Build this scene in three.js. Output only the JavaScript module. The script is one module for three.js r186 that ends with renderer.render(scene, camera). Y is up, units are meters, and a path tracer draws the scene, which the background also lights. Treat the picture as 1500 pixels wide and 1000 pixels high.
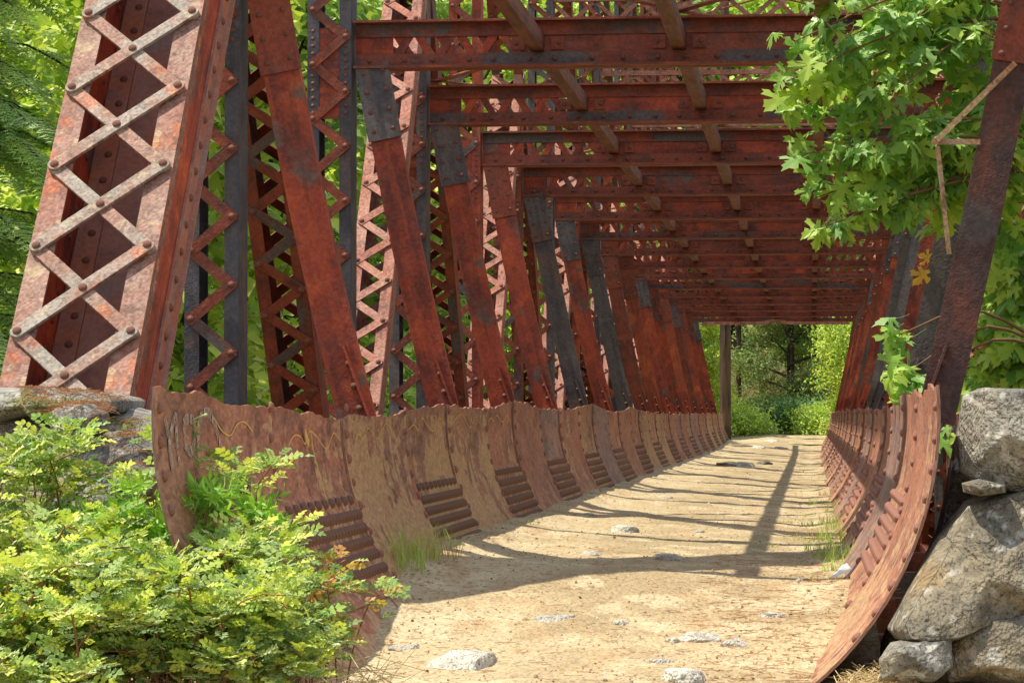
import * as THREE from 'three';
import { mergeGeometries } from 'three/addons/utils/BufferGeometryUtils.js';

// ---------------------------------------------------------------- camera, sky, sun, exposure
const scene = new THREE.Scene();
const E = 0.95;                                   // eye height above the near ground
const F = 4000;                                   // focal length in photo pixels (1500 x 1000)
const camera = new THREE.PerspectiveCamera(2 * Math.atan(500 / F) * 180 / Math.PI, 1500 / 1000, 0.1, 600);
camera.position.set(0, E, 0);
const pitch = Math.atan(108 / F), yaw = Math.atan(439 / F * Math.cos(pitch));
camera.rotation.order = 'YXZ';
camera.rotation.set(pitch, yaw, 0);
camera.updateMatrixWorld(true);

const SUN = new THREE.Vector3(-0.437, 1, 0.04).normalize();
const SKY_LEVEL = 1.1;
{
  const w = 64, h = 32, data = new Float32Array(w * h * 4);
  for (let j = 0; j < h; j++) for (let i = 0; i < w; i++) {
    const el = ((j + 0.5) / h - 0.5) * Math.PI;
    const t = Math.pow(Math.max(0, Math.sin(Math.max(el, 0))), 0.55);
    const k = (j * w + i) * 4;
    data[k] = SKY_LEVEL * (0.86 + (0.55 - 0.86) * t);
    data[k + 1] = SKY_LEVEL * (0.92 + (0.65 - 0.92) * t);
    data[k + 2] = SKY_LEVEL * (0.95 + (0.84 - 0.95) * t);
    data[k + 3] = 1;
  }
  const sky = new THREE.DataTexture(data, w, h, THREE.RGBAFormat, THREE.FloatType);
  sky.mapping = THREE.EquirectangularReflectionMapping;
  sky.magFilter = THREE.LinearFilter; sky.minFilter = THREE.LinearFilter; sky.needsUpdate = true;
  scene.background = sky; scene.environment = sky;
}
const sun = new THREE.DirectionalLight(new THREE.Color().setRGB(1, 0.92, 0.76), 5);
sun.position.copy(SUN).multiplyScalar(60).add(new THREE.Vector3(-3, 0, -30));
sun.target.position.set(-3, 0, -30);
sun.castShadow = true;
sun.shadow.mapSize.set(4096, 4096);
Object.assign(sun.shadow.camera, { left: -50, right: 50, top: 50, bottom: -50, near: 1, far: 160 });
scene.add(sun, sun.target);

const renderer = new THREE.WebGLRenderer({ antialias: true });
renderer.setSize(1024, 682);
renderer.toneMapping = THREE.LinearToneMapping;
renderer.toneMappingExposure = 1.28;
renderer.shadowMap.enabled = true;

// ---------------------------------------------------------------- small tools
function RNG(seed) { let a = seed >>> 0; return () => { a = (a + 0x6D2B79F5) | 0; let t = Math.imul(a ^ (a >>> 15), 1 | a); t = (t + Math.imul(t ^ (t >>> 7), 61 | t)) ^ t; return ((t ^ (t >>> 14)) >>> 0) / 4294967296; }; }
const rnd = RNG(7);
const rr = (a, b, r = rnd) => a + (b - a) * r();
const V = (x, y, z) => new THREE.Vector3(x, y, z);
const W = (X, Y, d) => V(X, Y + E, -d);           // X right of the eye, Y above the eye, d along the bridge
function P(px, py, d) {                           // photo pixel at distance d along the bridge
  const v = V((px - 750) / F, -(py - 500) / F, -1).applyMatrix4(new THREE.Matrix4().extractRotation(camera.matrixWorld));
  return v.multiplyScalar(d / -v.z).add(camera.position);
}
const lerp = (a, b, t) => a + (b - a) * t;
const clamp = (x, a = 0, b = 1) => Math.min(b, Math.max(a, x));
const sstep = (a, b, x) => { const t = clamp((x - a) / (b - a)); return t * t * (3 - 2 * t); };

const hashTab = new Float32Array(65536); { const r = RNG(99); for (let i = 0; i < 65536; i++) hashTab[i] = r(); }
function vn(x, y, p, s) {                         // value noise, period p
  const xi = Math.floor(x), yi = Math.floor(y), fx = x - xi, fy = y - yi;
  const u = fx * fx * (3 - 2 * fx), v = fy * fy * (3 - 2 * fy);
  const X0 = ((xi % p) + p) % p, X1 = (X0 + 1) % p, Y0 = ((yi % p) + p) % p, Y1 = (Y0 + 1) % p;
  const h = (a, b) => hashTab[(a * 1619 + b * 31337 + s * 6971) & 65535];
  return lerp(lerp(h(X0, Y0), h(X1, Y0), u), lerp(h(X0, Y1), h(X1, Y1), u), v);
}
function fbm(u, v, p, oct, s, ax = 1) {           // tileable on 0..1
  let a = 0.5, t = 0, n = 0;
  for (let o = 0; o < oct; o++) { t += a * vn(u * p * ax, v * p, p, s + o); n += a; p *= 2; a *= 0.55; }
  return t / n;
}
function n3(x, y, z, s = 0) {                     // cheap 3D noise, -1..1
  const xi = Math.floor(x), yi = Math.floor(y), zi = Math.floor(z), fx = x - xi, fy = y - yi, fz = z - zi;
  const u = fx * fx * (3 - 2 * fx), v = fy * fy * (3 - 2 * fy), w = fz * fz * (3 - 2 * fz);
  const h = (a, b, c) => hashTab[(a * 1619 + b * 31337 + c * 6971 + s * 1013) & 65535];
  return 2 * lerp(lerp(lerp(h(xi, yi, zi), h(xi + 1, yi, zi), u), lerp(h(xi, yi + 1, zi), h(xi + 1, yi + 1, zi), u), v),
    lerp(lerp(h(xi, yi, zi + 1), h(xi + 1, yi, zi + 1), u), lerp(h(xi, yi + 1, zi + 1), h(xi + 1, yi + 1, zi + 1), u), v), w) - 1;
}
const f3 = (x, y, z, s, o = 4) => { let a = 0.5, t = 0; for (let i = 0; i < o; i++) { t += a * n3(x, y, z, s + i); x *= 2.03; y *= 2.03; z *= 2.03; a *= 0.5; } return t; };

// ---------------------------------------------------------------- textures and materials
function tex(size, fn, srgb = true) {
  const d = new Uint8Array(size * size * 4);
  for (let j = 0; j < size; j++) for (let i = 0; i < size; i++) {
    const c = fn((i + 0.5) / size, (j + 0.5) / size), k = (j * size + i) * 4;
    d[k] = clamp(c[0], 0, 255); d[k + 1] = clamp(c[1], 0, 255); d[k + 2] = clamp(c[2], 0, 255); d[k + 3] = 255;
  }
  const t = new THREE.DataTexture(d, size, size, THREE.RGBAFormat);
  t.wrapS = t.wrapT = THREE.RepeatWrapping; t.magFilter = THREE.LinearFilter; t.minFilter = THREE.LinearMipmapLinearFilter; t.generateMipmaps = true;
  if (srgb) t.colorSpace = THREE.SRGBColorSpace;
  t.needsUpdate = true; return t;
}
const mix3 = (a, b, t) => [a[0] + (b[0] - a[0]) * t, a[1] + (b[1] - a[1]) * t, a[2] + (b[2] - a[2]) * t];
const scaled = (t, r) => { const c = t.clone(); c.repeat.set(r, r); c.needsUpdate = true; return c; };
// u runs along a member, v across it, both in metres
function rust(seed, base, dark, bright, grey, greyAmt, speck) {
  return tex(512, (u, v) => {
    let c = mix3(base, dark, 0.75 * sstep(0.4, 0.74, fbm(u, v, 9, 5, seed)));
    c = mix3(c, bright, 0.35 * sstep(0.45, 0.7, fbm(v, u, 4, 4, seed + 51, 12)));
    c = mix3(c, bright, 0.85 * sstep(0.56, 0.74, fbm(u, v, 6, 5, seed + 11)));
    c = mix3(c, grey, sstep(1 - greyAmt, 1.12 - greyAmt, fbm(u, v, 4, 6, seed + 23)));
    c = mix3(c, dark, 0.45 * sstep(0.58, 0.78, fbm(v, u, 3, 4, seed + 31, 8)));
    const f = (fbm(u, v, 96, 2, seed + 41) - 0.5) * speck;
    return [c[0] + f, c[1] + f * 0.85, c[2] + f * 0.75];
  });
}
const fineBump = tex(512, (u, v) => { const t = 255 * (0.55 * fbm(u, v, 24, 4, 5) + 0.45 * fbm(u, v, 90, 2, 9)); return [t, t, t]; }, false);
const steelRough = tex(256, (u, v) => { const t = 150 + 90 * fbm(u, v, 8, 4, 77); return [t, t, t]; }, false);
function steel(name, map, rep = 0.7, bump = 0.004) {
  const m = new THREE.MeshStandardMaterial({ map: scaled(map, rep), bumpMap: scaled(fineBump, 1.6), bumpScale: bump, roughness: 0.92, roughnessMap: scaled(steelRough, 1.1), metalness: 0.05 });
  m.name = name; return m;
}
const M = {};
M.red = steel('red_rust', rust(100, [152, 62, 38], [96, 46, 35], [190, 86, 42], [104, 84, 76], 0.34, 34));
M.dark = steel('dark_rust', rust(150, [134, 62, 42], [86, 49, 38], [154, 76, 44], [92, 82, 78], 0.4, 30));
M.orange = steel('orange_rust', rust(120, [158, 70, 42], [110, 54, 40], [190, 92, 48], [118, 92, 80], 0.34, 34));
M.blackRust = steel('black_rust', rust(170, [88, 56, 48], [62, 46, 44], [112, 62, 46], [84, 72, 68], 0.4, 30));
M.grey = steel('grey_steel', rust(200, [98, 90, 88], [66, 60, 62], [124, 84, 66], [112, 104, 98], 0.42, 30));
M.blue = steel('blue_grey_steel', rust(250, [74, 74, 80], [56, 54, 58], [104, 78, 70], [88, 84, 86], 0.42, 26));
function weathered(seed, base, tint, grey, greyAmt, orange) {
  return tex(512, (u, v) => {
    let c = mix3(base, tint, sstep(0.36, 0.7, fbm(u, v, 5, 5, seed)));
    c = mix3(c, grey, greyAmt * sstep(0.46, 0.7, fbm(u, v, 4, 6, seed + 20)));
    c = mix3(c, [166, 88, 52], orange * sstep(0.6, 0.7, fbm(u, v, 9, 5, seed + 40)));
    c = mix3(c, [184, 164, 118], orange * 0.6 * sstep(0.7, 0.76, fbm(u, v, 20, 3, seed + 60)));
    c = mix3(c, [92, 66, 56], 0.5 * sstep(0.62, 0.72, fbm(u, v, 26, 4, seed + 70)));
    const f = (fbm(u, v, 110, 2, seed + 80) - 0.5) * 62; return [c[0] + f, c[1] + f, c[2] + f];
  });
}
M.pale = steel('weathered_rust', weathered(300, [144, 100, 82], [128, 78, 60], [136, 118, 104], 0.45, 0.8), 0.8, 0.004);
M.lacing = steel('weathered_lacing', weathered(400, [138, 128, 116], [138, 98, 80], [144, 138, 128], 0.5, 0.6), 0.9, 0.004);
M.pink = steel('pink_weathered_rust', weathered(450, [168, 112, 92], [146, 88, 70], [160, 122, 106], 0.5, 0.3), 0.7, 0.004);  // weathered rust, lightened to carry the sunlit tone of the rising diagonals
M.tanSteel = steel('tan_weathered_steel', weathered(470, [180, 150, 108], [160, 118, 82], [170, 160, 140], 0.5, 0.4), 0.9, 0.003);
M.inner = steel('plum_rust', rust(500, [160, 110, 92], [128, 86, 74], [168, 96, 62], [140, 118, 108], 0.34, 30));
M.pipeRivet = steel('pipe_rivet_rust', rust(560, [150, 100, 84], [116, 78, 66], [160, 104, 76], [140, 116, 104], 0.36, 30), 4, 0.002);
M.rivet = steel('rivet_rust', rust(550, [124, 74, 58], [92, 60, 50], [140, 80, 50], [116, 96, 84], 0.36, 30), 4, 0.002);
M.timber = steel('stringer_timber', tex(512, (u, v) => {
  const g = fbm(u, v, 4, 5, 600, 1) * 0.4 + 0.6 * vn(v * 60, u * 6, 60, 3);
  let c = mix3([126, 74, 56], [98, 58, 46], sstep(0.35, 0.7, g)); c = mix3(c, [92, 62, 50], 0.7 * sstep(0.58, 0.7, fbm(u, v, 6, 4, 630))); return c;
}), 0.9, 0.003);
// u along the pipe, v round it in metres from the cut edge: rust above, dried mud with a ragged, grainy outline splashed up from the path
function pipeTex(seed, base, streak, tan, lo, hi) {
  return tex(640, (u, v) => {
    let c = mix3(base, streak, 0.8 * sstep(0.36, 0.7, fbm(u, v, 9, 6, seed)));
    c = mix3(c, [84, 58, 52], 0.4 * sstep(0.55, 0.7, fbm(u, v, 26, 5, seed + 13)));
    c = mix3(c, [172, 104, 74], 0.4 * sstep(0.58, 0.7, fbm(u, v, 13, 5, seed + 17)));
    const m = v / 0.6, n = 0.5 * fbm(u, v, 5, 4, seed + 3) + 0.3 * fbm(u, v, 40, 4, seed + 5) + 0.2 * vn(u * 70, v * 12, 70, seed + 7);
    if (m < 1.4) c = mix3(c, tan, 0.85 * sstep(0.0, 0.05, n - lerp(hi, lo, clamp((m - 0.1) / 0.75))));
    const f = (fbm(u, v, 120, 2, seed + 9) - 0.5) * 52; return [c[0] + f, c[1] + f * 0.95, c[2] + f * 0.85];
  });
}
M.pipeRed = steel('pipe_red', pipeTex(700, [160, 108, 84], [136, 90, 72], [174, 140, 102], 0.40, 0.66), 0.6);
M.pipeTan = steel('pipe_mud_coated', pipeTex(740, [152, 108, 82], [132, 92, 72], [176, 142, 100], 0.32, 0.52), 0.6);
M.pipeGrey = steel('pipe_grey', pipeTex(780, [140, 112, 104], [112, 90, 84], [160, 128, 100], 0.42, 0.66), 0.6);
M.rivetRow = steel('rivet_row_rust', rust(570, [118, 84, 66], [84, 62, 50], [136, 92, 62], [122, 104, 84], 0.36, 34), 3, 0.002);
M.paintYellow = new THREE.MeshStandardMaterial({ color: 0xc7a052, roughness: 0.9 });
M.paintWhite = new THREE.MeshStandardMaterial({ color: 0xa89588, roughness: 0.9, transparent: true, alphaMap: scaled(tex(256, (u, v) => { const t = 255 * clamp(0.1 + 1.1 * sstep(0.3, 0.7, fbm(u, v, 10, 4, 990))); return [t, t, t]; }, false), 3) });

const dirtMap = tex(1024, (u, v) => {
  let c = mix3([178, 160, 124], [158, 139, 104], sstep(0.38, 0.66, fbm(u, v, 5, 5, 800)));
  c = mix3(c, [190, 174, 140], 0.8 * sstep(0.55, 0.7, fbm(u, v, 9, 4, 820)));
  c = mix3(c, [166, 134, 96], 0.45 * sstep(0.6, 0.72, fbm(u, v, 14, 4, 840)));
  const g = fbm(u, v, 130, 3, 860); c = mix3(c, [118, 96, 68], 0.6 * sstep(0.62, 0.76, g));
  const f = (fbm(u, v, 250, 2, 880) - 0.5) * 40; return [c[0] + f, c[1] + f, c[2] + f * 0.9];
});
const dirtBump = tex(1024, (u, v) => { const t = 255 * (0.5 * fbm(u, v, 16, 5, 900) + 0.5 * fbm(u, v, 120, 3, 860)); return [t, t, t]; }, false);
M.dirt = new THREE.MeshStandardMaterial({ map: scaled(dirtMap, 0.45), bumpMap: scaled(dirtBump, 0.45), bumpScale: 0.03, roughness: 1 });
const forestFloor = tex(512, (u, v) => mix3([72, 74, 34], [96, 76, 50], sstep(0.4, 0.6, fbm(u, v, 12, 5, 940))));
M.earth = new THREE.MeshStandardMaterial({ map: scaled(forestFloor, 0.3), bumpMap: scaled(dirtBump, 0.3), bumpScale: 0.05, roughness: 1 });
const speckMap = tex(512, (u, v) => { const g = fbm(u, v, 70, 3, 1033), h = fbm(u, v, 24, 4, 1044); const t = 250 - 75 * sstep(0.58, 0.74, g) - 40 * sstep(0.5, 0.72, h); return [t, t, t * 0.98]; });
const rockTones = {
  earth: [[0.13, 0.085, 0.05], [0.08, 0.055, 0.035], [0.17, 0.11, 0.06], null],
  granite: [[0.27, 0.245, 0.20], [0.16, 0.15, 0.13], [0.28, 0.20, 0.115], null], warm: [[0.235, 0.195, 0.135], [0.15, 0.13, 0.098], [0.27, 0.18, 0.085], null],
  moss: [[0.31, 0.29, 0.25], [0.20, 0.19, 0.17], [0.30, 0.22, 0.13], [0.17, 0.16, 0.035]], pale: [[0.66, 0.63, 0.55], [0.5, 0.47, 0.41], [0.62, 0.54, 0.40], null],
};
function toneRock(g, tone, freq) {
  const [a, b, c, m] = rockTones[tone], p = g.attributes.position, col = new Float32Array(p.count * 3);
  for (let i = 0; i < p.count; i++) {
    const x = p.getX(i) * freq, y = p.getY(i) * freq, z = p.getZ(i) * freq;
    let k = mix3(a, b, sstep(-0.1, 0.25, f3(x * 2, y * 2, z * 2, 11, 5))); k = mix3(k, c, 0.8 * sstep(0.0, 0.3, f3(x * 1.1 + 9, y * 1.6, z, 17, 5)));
    if (m) k = mix3(k, m, 0.9 * sstep(0.05, 0.16, f3(x * 2.4, y * 2.4 + 5, z * 2.4, 23, 5)));
    k = mix3(k, [0.5, 0.48, 0.44], 0.6 * sstep(0.2, 0.34, f3(x * 7, y * 7, z * 7, 29, 3)));
    col.set(k, i * 3);
  }
  g.setAttribute('color', new THREE.BufferAttribute(col, 3)); return g;
}
const rockBump = tex(512, (u, v) => { const t = 255 * (0.65 * fbm(u, v, 8, 6, 970) + 0.35 * fbm(u, v, 70, 3, 980)); return [t, t, t]; }, false);
M.rock = new THREE.MeshStandardMaterial({ map: scaled(speckMap, 1.5), bumpMap: scaled(rockBump, 1.2), bumpScale: 0.035, roughness: 0.95, vertexColors: true }); M.rock.name = 'rock';
M.bark = new THREE.MeshStandardMaterial({ map: scaled(tex(512, (u, v) => mix3([92, 72, 54], [48, 38, 30], sstep(0.35, 0.7, 0.5 * vn(v * 26, u * 5, 26, 7) + 0.5 * fbm(u, v, 8, 5, 1200)))), 1.2), bumpMap: scaled(fineBump, 1), bumpScale: 0.03, roughness: 1 });
M.twig = new THREE.MeshStandardMaterial({ color: 0x7a5a3a, roughness: 0.9 });
M.cane = new THREE.MeshStandardMaterial({ color: 0x8a5a3c, roughness: 0.8 });
const leafMat = (hex, tr, rough = 0.55) => new THREE.MeshPhysicalMaterial({ color: hex, transmission: tr, thickness: 0, roughness: rough, side: THREE.DoubleSide });
M.leaf = leafMat(0xffffff, 0.5, 0.88);
M.maple = leafMat(0x94c030, 0.55, 0.78);
M.mapleB = leafMat(0xb0d038, 0.55, 0.78);
M.mapleC = leafMat(0x78ac2e, 0.5, 0.6);
M.mapleYellow = leafMat(0xc8a53a, 0.4, 0.6);
M.straw = new THREE.MeshStandardMaterial({ color: 0xc4ac7c, roughness: 0.9, side: THREE.DoubleSide });
M.litter = new THREE.MeshStandardMaterial({ color: 0xa8744a, roughness: 0.9, side: THREE.DoubleSide });
M.paper = new THREE.MeshStandardMaterial({ color: 0xe8e4da, roughness: 0.8, side: THREE.DoubleSide });

// ---------------------------------------------------------------- object tools
const used = {};
function numbered(n) { const k = used[n] = (used[n] ?? -1) + 1; return k ? `${n}_${String(k).padStart(3, '0')}` : n; }
function tag(o, label, category, group, kind) {
  o.userData.label = label; if (category) o.userData.category = category;
  if (group) o.userData.group = group; if (kind) o.userData.kind = kind; return o;
}
function mk(name, geo, mat, parent) { const m = new THREE.Mesh(geo, mat); m.name = name; m.castShadow = m.receiveShadow = true; parent.add(m); return m; }
function grp(name, parent, p) { const g = new THREE.Group(); g.name = name; if (p) g.position.copy(p); parent.add(g); return g; }
function thing(name, label, category, group, p) { const g = grp(numbered(name), scene, p); return tag(g, label, category, group); }

class GB {
  constructor(o = V(0, 0, 0)) { this.p = []; this.n = []; this.t = []; this.i = []; this.o = o; }
  quad(a, b, c, d, ua, ub, uc, ud) {
    const k = this.p.length / 3, nn = b.clone().sub(a).cross(d.clone().sub(a)).normalize();
    for (const v of [a, b, c, d]) { this.p.push(v.x - this.o.x, v.y - this.o.y, v.z - this.o.z); this.n.push(nn.x, nn.y, nn.z); }
    this.t.push(...ua, ...ub, ...uc, ...ud); this.i.push(k, k + 1, k + 2, k, k + 2, k + 3);
  }
  box(c, ax, ay, az, lx, ly, lz) {                // unit axes, full lengths; texture u runs along ax
    const u0 = rnd() * 3, v0 = rnd() * 3, q = (i, j, k) => c.clone().addScaledVector(ax, i * lx / 2).addScaledVector(ay, j * ly / 2).addScaledVector(az, k * lz / 2);
    const f = (a, b, cc, d, w, h, o, rot) => { const U = [[u0, v0 + o], [u0 + w, v0 + o], [u0 + w, v0 + h + o], [u0, v0 + h + o]]; this.quad(a, b, cc, d, ...U); };
    f(q(-1, -1, 1), q(1, -1, 1), q(1, 1, 1), q(-1, 1, 1), lx, ly, 0);
    f(q(1, -1, -1), q(-1, -1, -1), q(-1, 1, -1), q(1, 1, -1), lx, ly, 0.37);
    f(q(-1, 1, 1), q(1, 1, 1), q(1, 1, -1), q(-1, 1, -1), lx, lz, 0.71);
    f(q(-1, -1, -1), q(1, -1, -1), q(1, -1, 1), q(-1, -1, 1), lx, lz, 1.13);
    f(q(1, -1, 1), q(1, -1, -1), q(1, 1, -1), q(1, 1, 1), lz, ly, 1.51);
    f(q(-1, -1, -1), q(-1, -1, 1), q(-1, 1, 1), q(-1, 1, -1), lz, ly, 1.87);
    return this;
  }
  bar(p0, p1, w, t, side) {                       // w along side, t across
    const u = p1.clone().sub(p0), L = u.length(); u.normalize();
    const s = side.clone().addScaledVector(u, -side.dot(u)).normalize(), n = u.clone().cross(s);
    return this.box(p0.clone().add(p1).multiplyScalar(0.5), u, s, n, L, w, t);
  }
  strip(pts, w, z0, z1) {                         // polyline [X,Y] swept: width w in its plane, from z0 to z1
    const N = pts.length, L = [], R = []; let s = 0; const S = [], u0 = rnd() * 3, v0 = rnd() * 3;
    for (let i = 0; i < N; i++) {
      const a = pts[Math.max(0, i - 1)], b = pts[Math.min(N - 1, i + 1)], tx = b[0] - a[0], ty = b[1] - a[1], l = Math.hypot(tx, ty);
      L.push([pts[i][0] - ty / l * w / 2, pts[i][1] + tx / l * w / 2]); R.push([pts[i][0] + ty / l * w / 2, pts[i][1] - tx / l * w / 2]);
      if (i) s += Math.hypot(pts[i][0] - pts[i - 1][0], pts[i][1] - pts[i - 1][1]); S.push(s);
    }
    const v = (q, z) => V(q[0], q[1], z), d = z1 - z0;
    for (let i = 0; i + 1 < N; i++) {
      const a = S[i] + u0, b = S[i + 1] + u0, Q = (p, q, r, t, h, o) => this.quad(p, q, r, t, [a, v0 + o], [a, v0 + h + o], [b, v0 + h + o], [b, v0 + o]);
      Q(v(L[i], z1), v(R[i], z1), v(R[i + 1], z1), v(L[i + 1], z1), w, 0);
      Q(v(R[i], z0), v(L[i], z0), v(L[i + 1], z0), v(R[i + 1], z0), w, 0.5);
      Q(v(R[i], z1), v(R[i], z0), v(R[i + 1], z0), v(R[i + 1], z1), d, 0.9);
      Q(v(L[i], z0), v(L[i], z1), v(L[i + 1], z1), v(L[i + 1], z0), d, 1.3);
    }
    const e = N - 1, Z = [0, 0], Z1 = [w, 0], Z2 = [w, d], Z3 = [0, d];
    this.quad(v(R[0], z1), v(L[0], z1), v(L[0], z0), v(R[0], z0), Z, Z1, Z2, Z3);
    this.quad(v(L[e], z1), v(R[e], z1), v(R[e], z0), v(L[e], z0), Z, Z1, Z2, Z3);
    return this;
  }
  geo() {
    const g = new THREE.BufferGeometry();
    g.setAttribute('position', new THREE.Float32BufferAttribute(this.p, 3)); g.setAttribute('normal', new THREE.Float32BufferAttribute(this.n, 3));
    g.setAttribute('uv', new THREE.Float32BufferAttribute(this.t, 2)); g.setIndex(this.i); return g;
  }
  build(name, mat, parent) { return mk(name, this.geo(), mat, parent); }
}
const rivetGeo = (() => { const pts = [[1, 0], [0.96, 0.28], [0.78, 0.52], [0.42, 0.7], [0, 0.75]].map(([x, y]) => new THREE.Vector2(x, y)); const g = new THREE.LatheGeometry(pts, 9); g.computeVertexNormals(); return g; })();
const rivetLow = (() => { const pts = [[1, 0], [0.75, 0.5], [0, 0.72]].map(([x, y]) => new THREE.Vector2(x, y)); const g = new THREE.LatheGeometry(pts, 6); g.computeVertexNormals(); return g; })();
const UP = V(0, 1, 0), qTmp = new THREE.Quaternion();
const budget = { rivet: 285, pipeRivet: 285, lacing: 290, lattice: 90 };
// list of [position, outward normal, radius]; singles while the budget lasts, the rest as one joined piece
function rivets(list, parent, mat = M.rivet, pool = 'rivet', single = true) {
  const rest = [];
  for (const [p, n, r] of list) {
    if (single && budget[pool] > 0) {
      budget[pool]--;
      const m = mk('rivet', rivetGeo, mat, parent); m.position.copy(p); m.quaternion.setFromUnitVectors(UP, n); m.scale.setScalar(r);
    } else {
      const g = rivetLow.clone(); qTmp.setFromUnitVectors(UP, n);
      g.applyMatrix4(new THREE.Matrix4().compose(p, qTmp, V(r, r, r))); rest.push(g);
    }
  }
  if (rest.length) { const m = mk('rivet_heads', mergeGeometries(rest), mat, parent); m.userData.kind = 'stuff'; }
}

// ---------------------------------------------------------------- ground
const R = 1.25, XC = -0.80;                       // the pipe
const D0 = 13.06, DP = 3.23, NF = 16;             // frames of the bridge: first distance, spacing, number
function G(X, d) {                                // path surface, relative to the eye
  const side = clamp(X - XC, -1.3, 1.3);
  let y = -0.742 - 0.055 * side;
  y = lerp(-0.93 - 0.012 * side, y, sstep(9.6, 13.2, d));
  y += 0.10 * sstep(52, 64, d);
  y += 0.014 * f3(X * 1.3, 0, d * 0.7, 3) + 0.012 * f3(X * 4, 0, d * 2.4, 8, 3) + 0.006 * f3(X * 11, 0, d * 8, 12, 2);
  if (d > 10.5) y += 0.03 * sstep(0.7, 1.05, Math.abs(X - XC)) * (1 + 0.5 * n3(d * 0.8, X > XC ? 3 : 0, 0, 5));
  if (d < 10.5) y -= 0.02 * Math.max(0, Math.abs(X + 0.8) - 1.5);
  return y;
}
function sheet(name, xs, ds, fn, mat, uvs = 1) {
  const p = [], t = [], idx = [], nx = xs.length, nd = ds.length;
  for (const d of ds) for (const x of xs) { p.push(x, fn(x, d) + E, -d); t.push(x * uvs, d * uvs * 0.6); }
  for (let j = 0; j + 1 < nd; j++) for (let i = 0; i + 1 < nx; i++) { const a = j * nx + i, b = a + 1, c = a + nx, e = c + 1; idx.push(a, b, e, a, e, c); }
  const g = new THREE.BufferGeometry(); g.setAttribute('position', new THREE.Float32BufferAttribute(p, 3)); g.setAttribute('uv', new THREE.Float32BufferAttribute(t, 2)); g.setIndex(idx); g.computeVertexNormals();
  const m = mk(name, g, mat, scene); m.userData.kind = 'structure'; return m;
}
const range = (a, b, n) => Array.from({ length: n + 1 }, (_, i) => a + (b - a) * i / n);
function terrainY(X, d) {
  let y = -1.12;
  const rav = sstep(11.2, 20, d) * (1 - sstep(54, 61.5, d)); y -= 7 * rav;
  y += 0.3 * sstep(58, 66, d);
  y += Math.max(0, d - 72) * 0.30 + Math.max(0, -X - 16) * 0.25 + Math.max(0, X - 10) * 0.2;
  return y + 0.25 * f3(X * 0.2, 0, d * 0.2, 21) * sstep(12, 16, d);
}
tag(sheet('terrain', range(-110, 110, 110), range(-40, 200, 120), terrainY, M.earth), 'wooded ground falling into the ravine under the bridge', null);
tag(sheet('ground', range(-8, 7, 250), range(2, 10.7, 150), (X, d) => G(X, d) - 0.05 * sstep(10.3, 10.7, d), M.dirt), 'pale trodden dirt in front of the bridge', null);
tag(sheet('path', range(XC - 1.06, XC + 1.06, 52), Array.from({ length: 421 }, (_, i) => 10.1 + 53 * Math.pow(i / 420, 1.5)), (X, d) => G(X, d) - 0.02 * (1 - sstep(10.1, 10.5, d)), M.dirt), 'pale dirt path filling the bottom of the cut-open pipe', null);
tag(sheet('ground_001', range(-7, 6, 90), range(62.6, 74, 80), (X, d) => -0.66 + 0.1 * f3(X, 0, d, 31) + Math.max(0, Math.abs(X + 0.8) - 1.2) * 0.12 + 0.02 * (d - 63), M.dirt), 'dirt bank where the path leaves the bridge', null);

// ---------------------------------------------------------------- the bridge
const bridge = thing('truss_bridge', 'rusty red riveted steel truss bridge with crossbeams and leaning posts', 'bridge', null, V(0, 0, 0));
const XL = -2.885, XR = XC * 2 - XL, Y0 = -1.4, YT = 3.25, YH = 7.8;      // bottom chord, mid joints, top chord
const YB0 = 2.42, X3 = V(1, 0, 0), Y3 = V(0, 1, 0), Z3 = V(0, 0, 1);
// a laced member between two points of one vertical plane: two channels with zigzag bars on both faces
function lacedMember(name, p0, p1, { w = 0.27, D = 0.2, leg = 0.07, pitch = 0.33, mat, bars, near, rear }) {
  const g = grp(name, bridge), u = p1.clone().sub(p0), L = u.length(); u.normalize();
  let n = X3.clone().cross(u).normalize(); if (n.z < 0) n.negate();
  const at = (s, x, k) => p0.clone().addScaledVector(u, s).addScaledVector(X3, x).addScaledVector(n, k);
  for (const s of [-1, 1]) {
    const b = new GB(), xw = s * (w / 2 - 0.005);
    b.bar(at(0, xw, 0), at(L, xw, 0), D, 0.010, n);
    for (const k of [1, -1]) b.bar(at(0, s * (w / 2 - leg / 2 - 0.003), k * (D / 2 - 0.004)), at(L, s * (w / 2 - leg / 2 - 0.003), k * (D / 2 - 0.004)), leg, 0.012, X3);
    b.build('channel', mat, g);
  }
  const bx = w / 2 - leg * 0.5, back = new GB(), far = new GB(), riv = [], h = pitch / 2, N = Math.floor((L - 0.1) / h);
  for (let i = 0; i < N; i++) {
    const a = 0.05 + i * h, s = i % 2 ? 1 : -1;
    for (const k of [1, -1]) {
      const nn = k * (D / 2 + 0.0085 + (i % 2) * 0.004), q0 = at(a - 0.012, -s * (bx + 0.012), nn), q1 = at(a + h + 0.012, s * (bx + 0.012), nn);
      if (k < 0) back.bar(q0, q1, 0.055, 0.011, n.clone().cross(u));
      else if (near && budget.lacing > 0) { budget.lacing--; new GB().bar(q0, q1, 0.055, 0.011, n.clone().cross(u)).build('lacing_bar', bars ?? mat, g); }
      else far.bar(q0, q1, 0.055, 0.011, n.clone().cross(u));
    }
    riv.push([at(a, -s * bx, D / 2 + 0.016), n, 0.02]);
  }
  if (rear) back.build('back_lacing', bars ?? mat, g).userData.kind = 'stuff';
  if (far.p.length) far.build('lacing', bars ?? mat, g).userData.kind = 'stuff';
  rivets(riv, g, M.rivet, 'rivet', near);
  return g;
}
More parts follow.
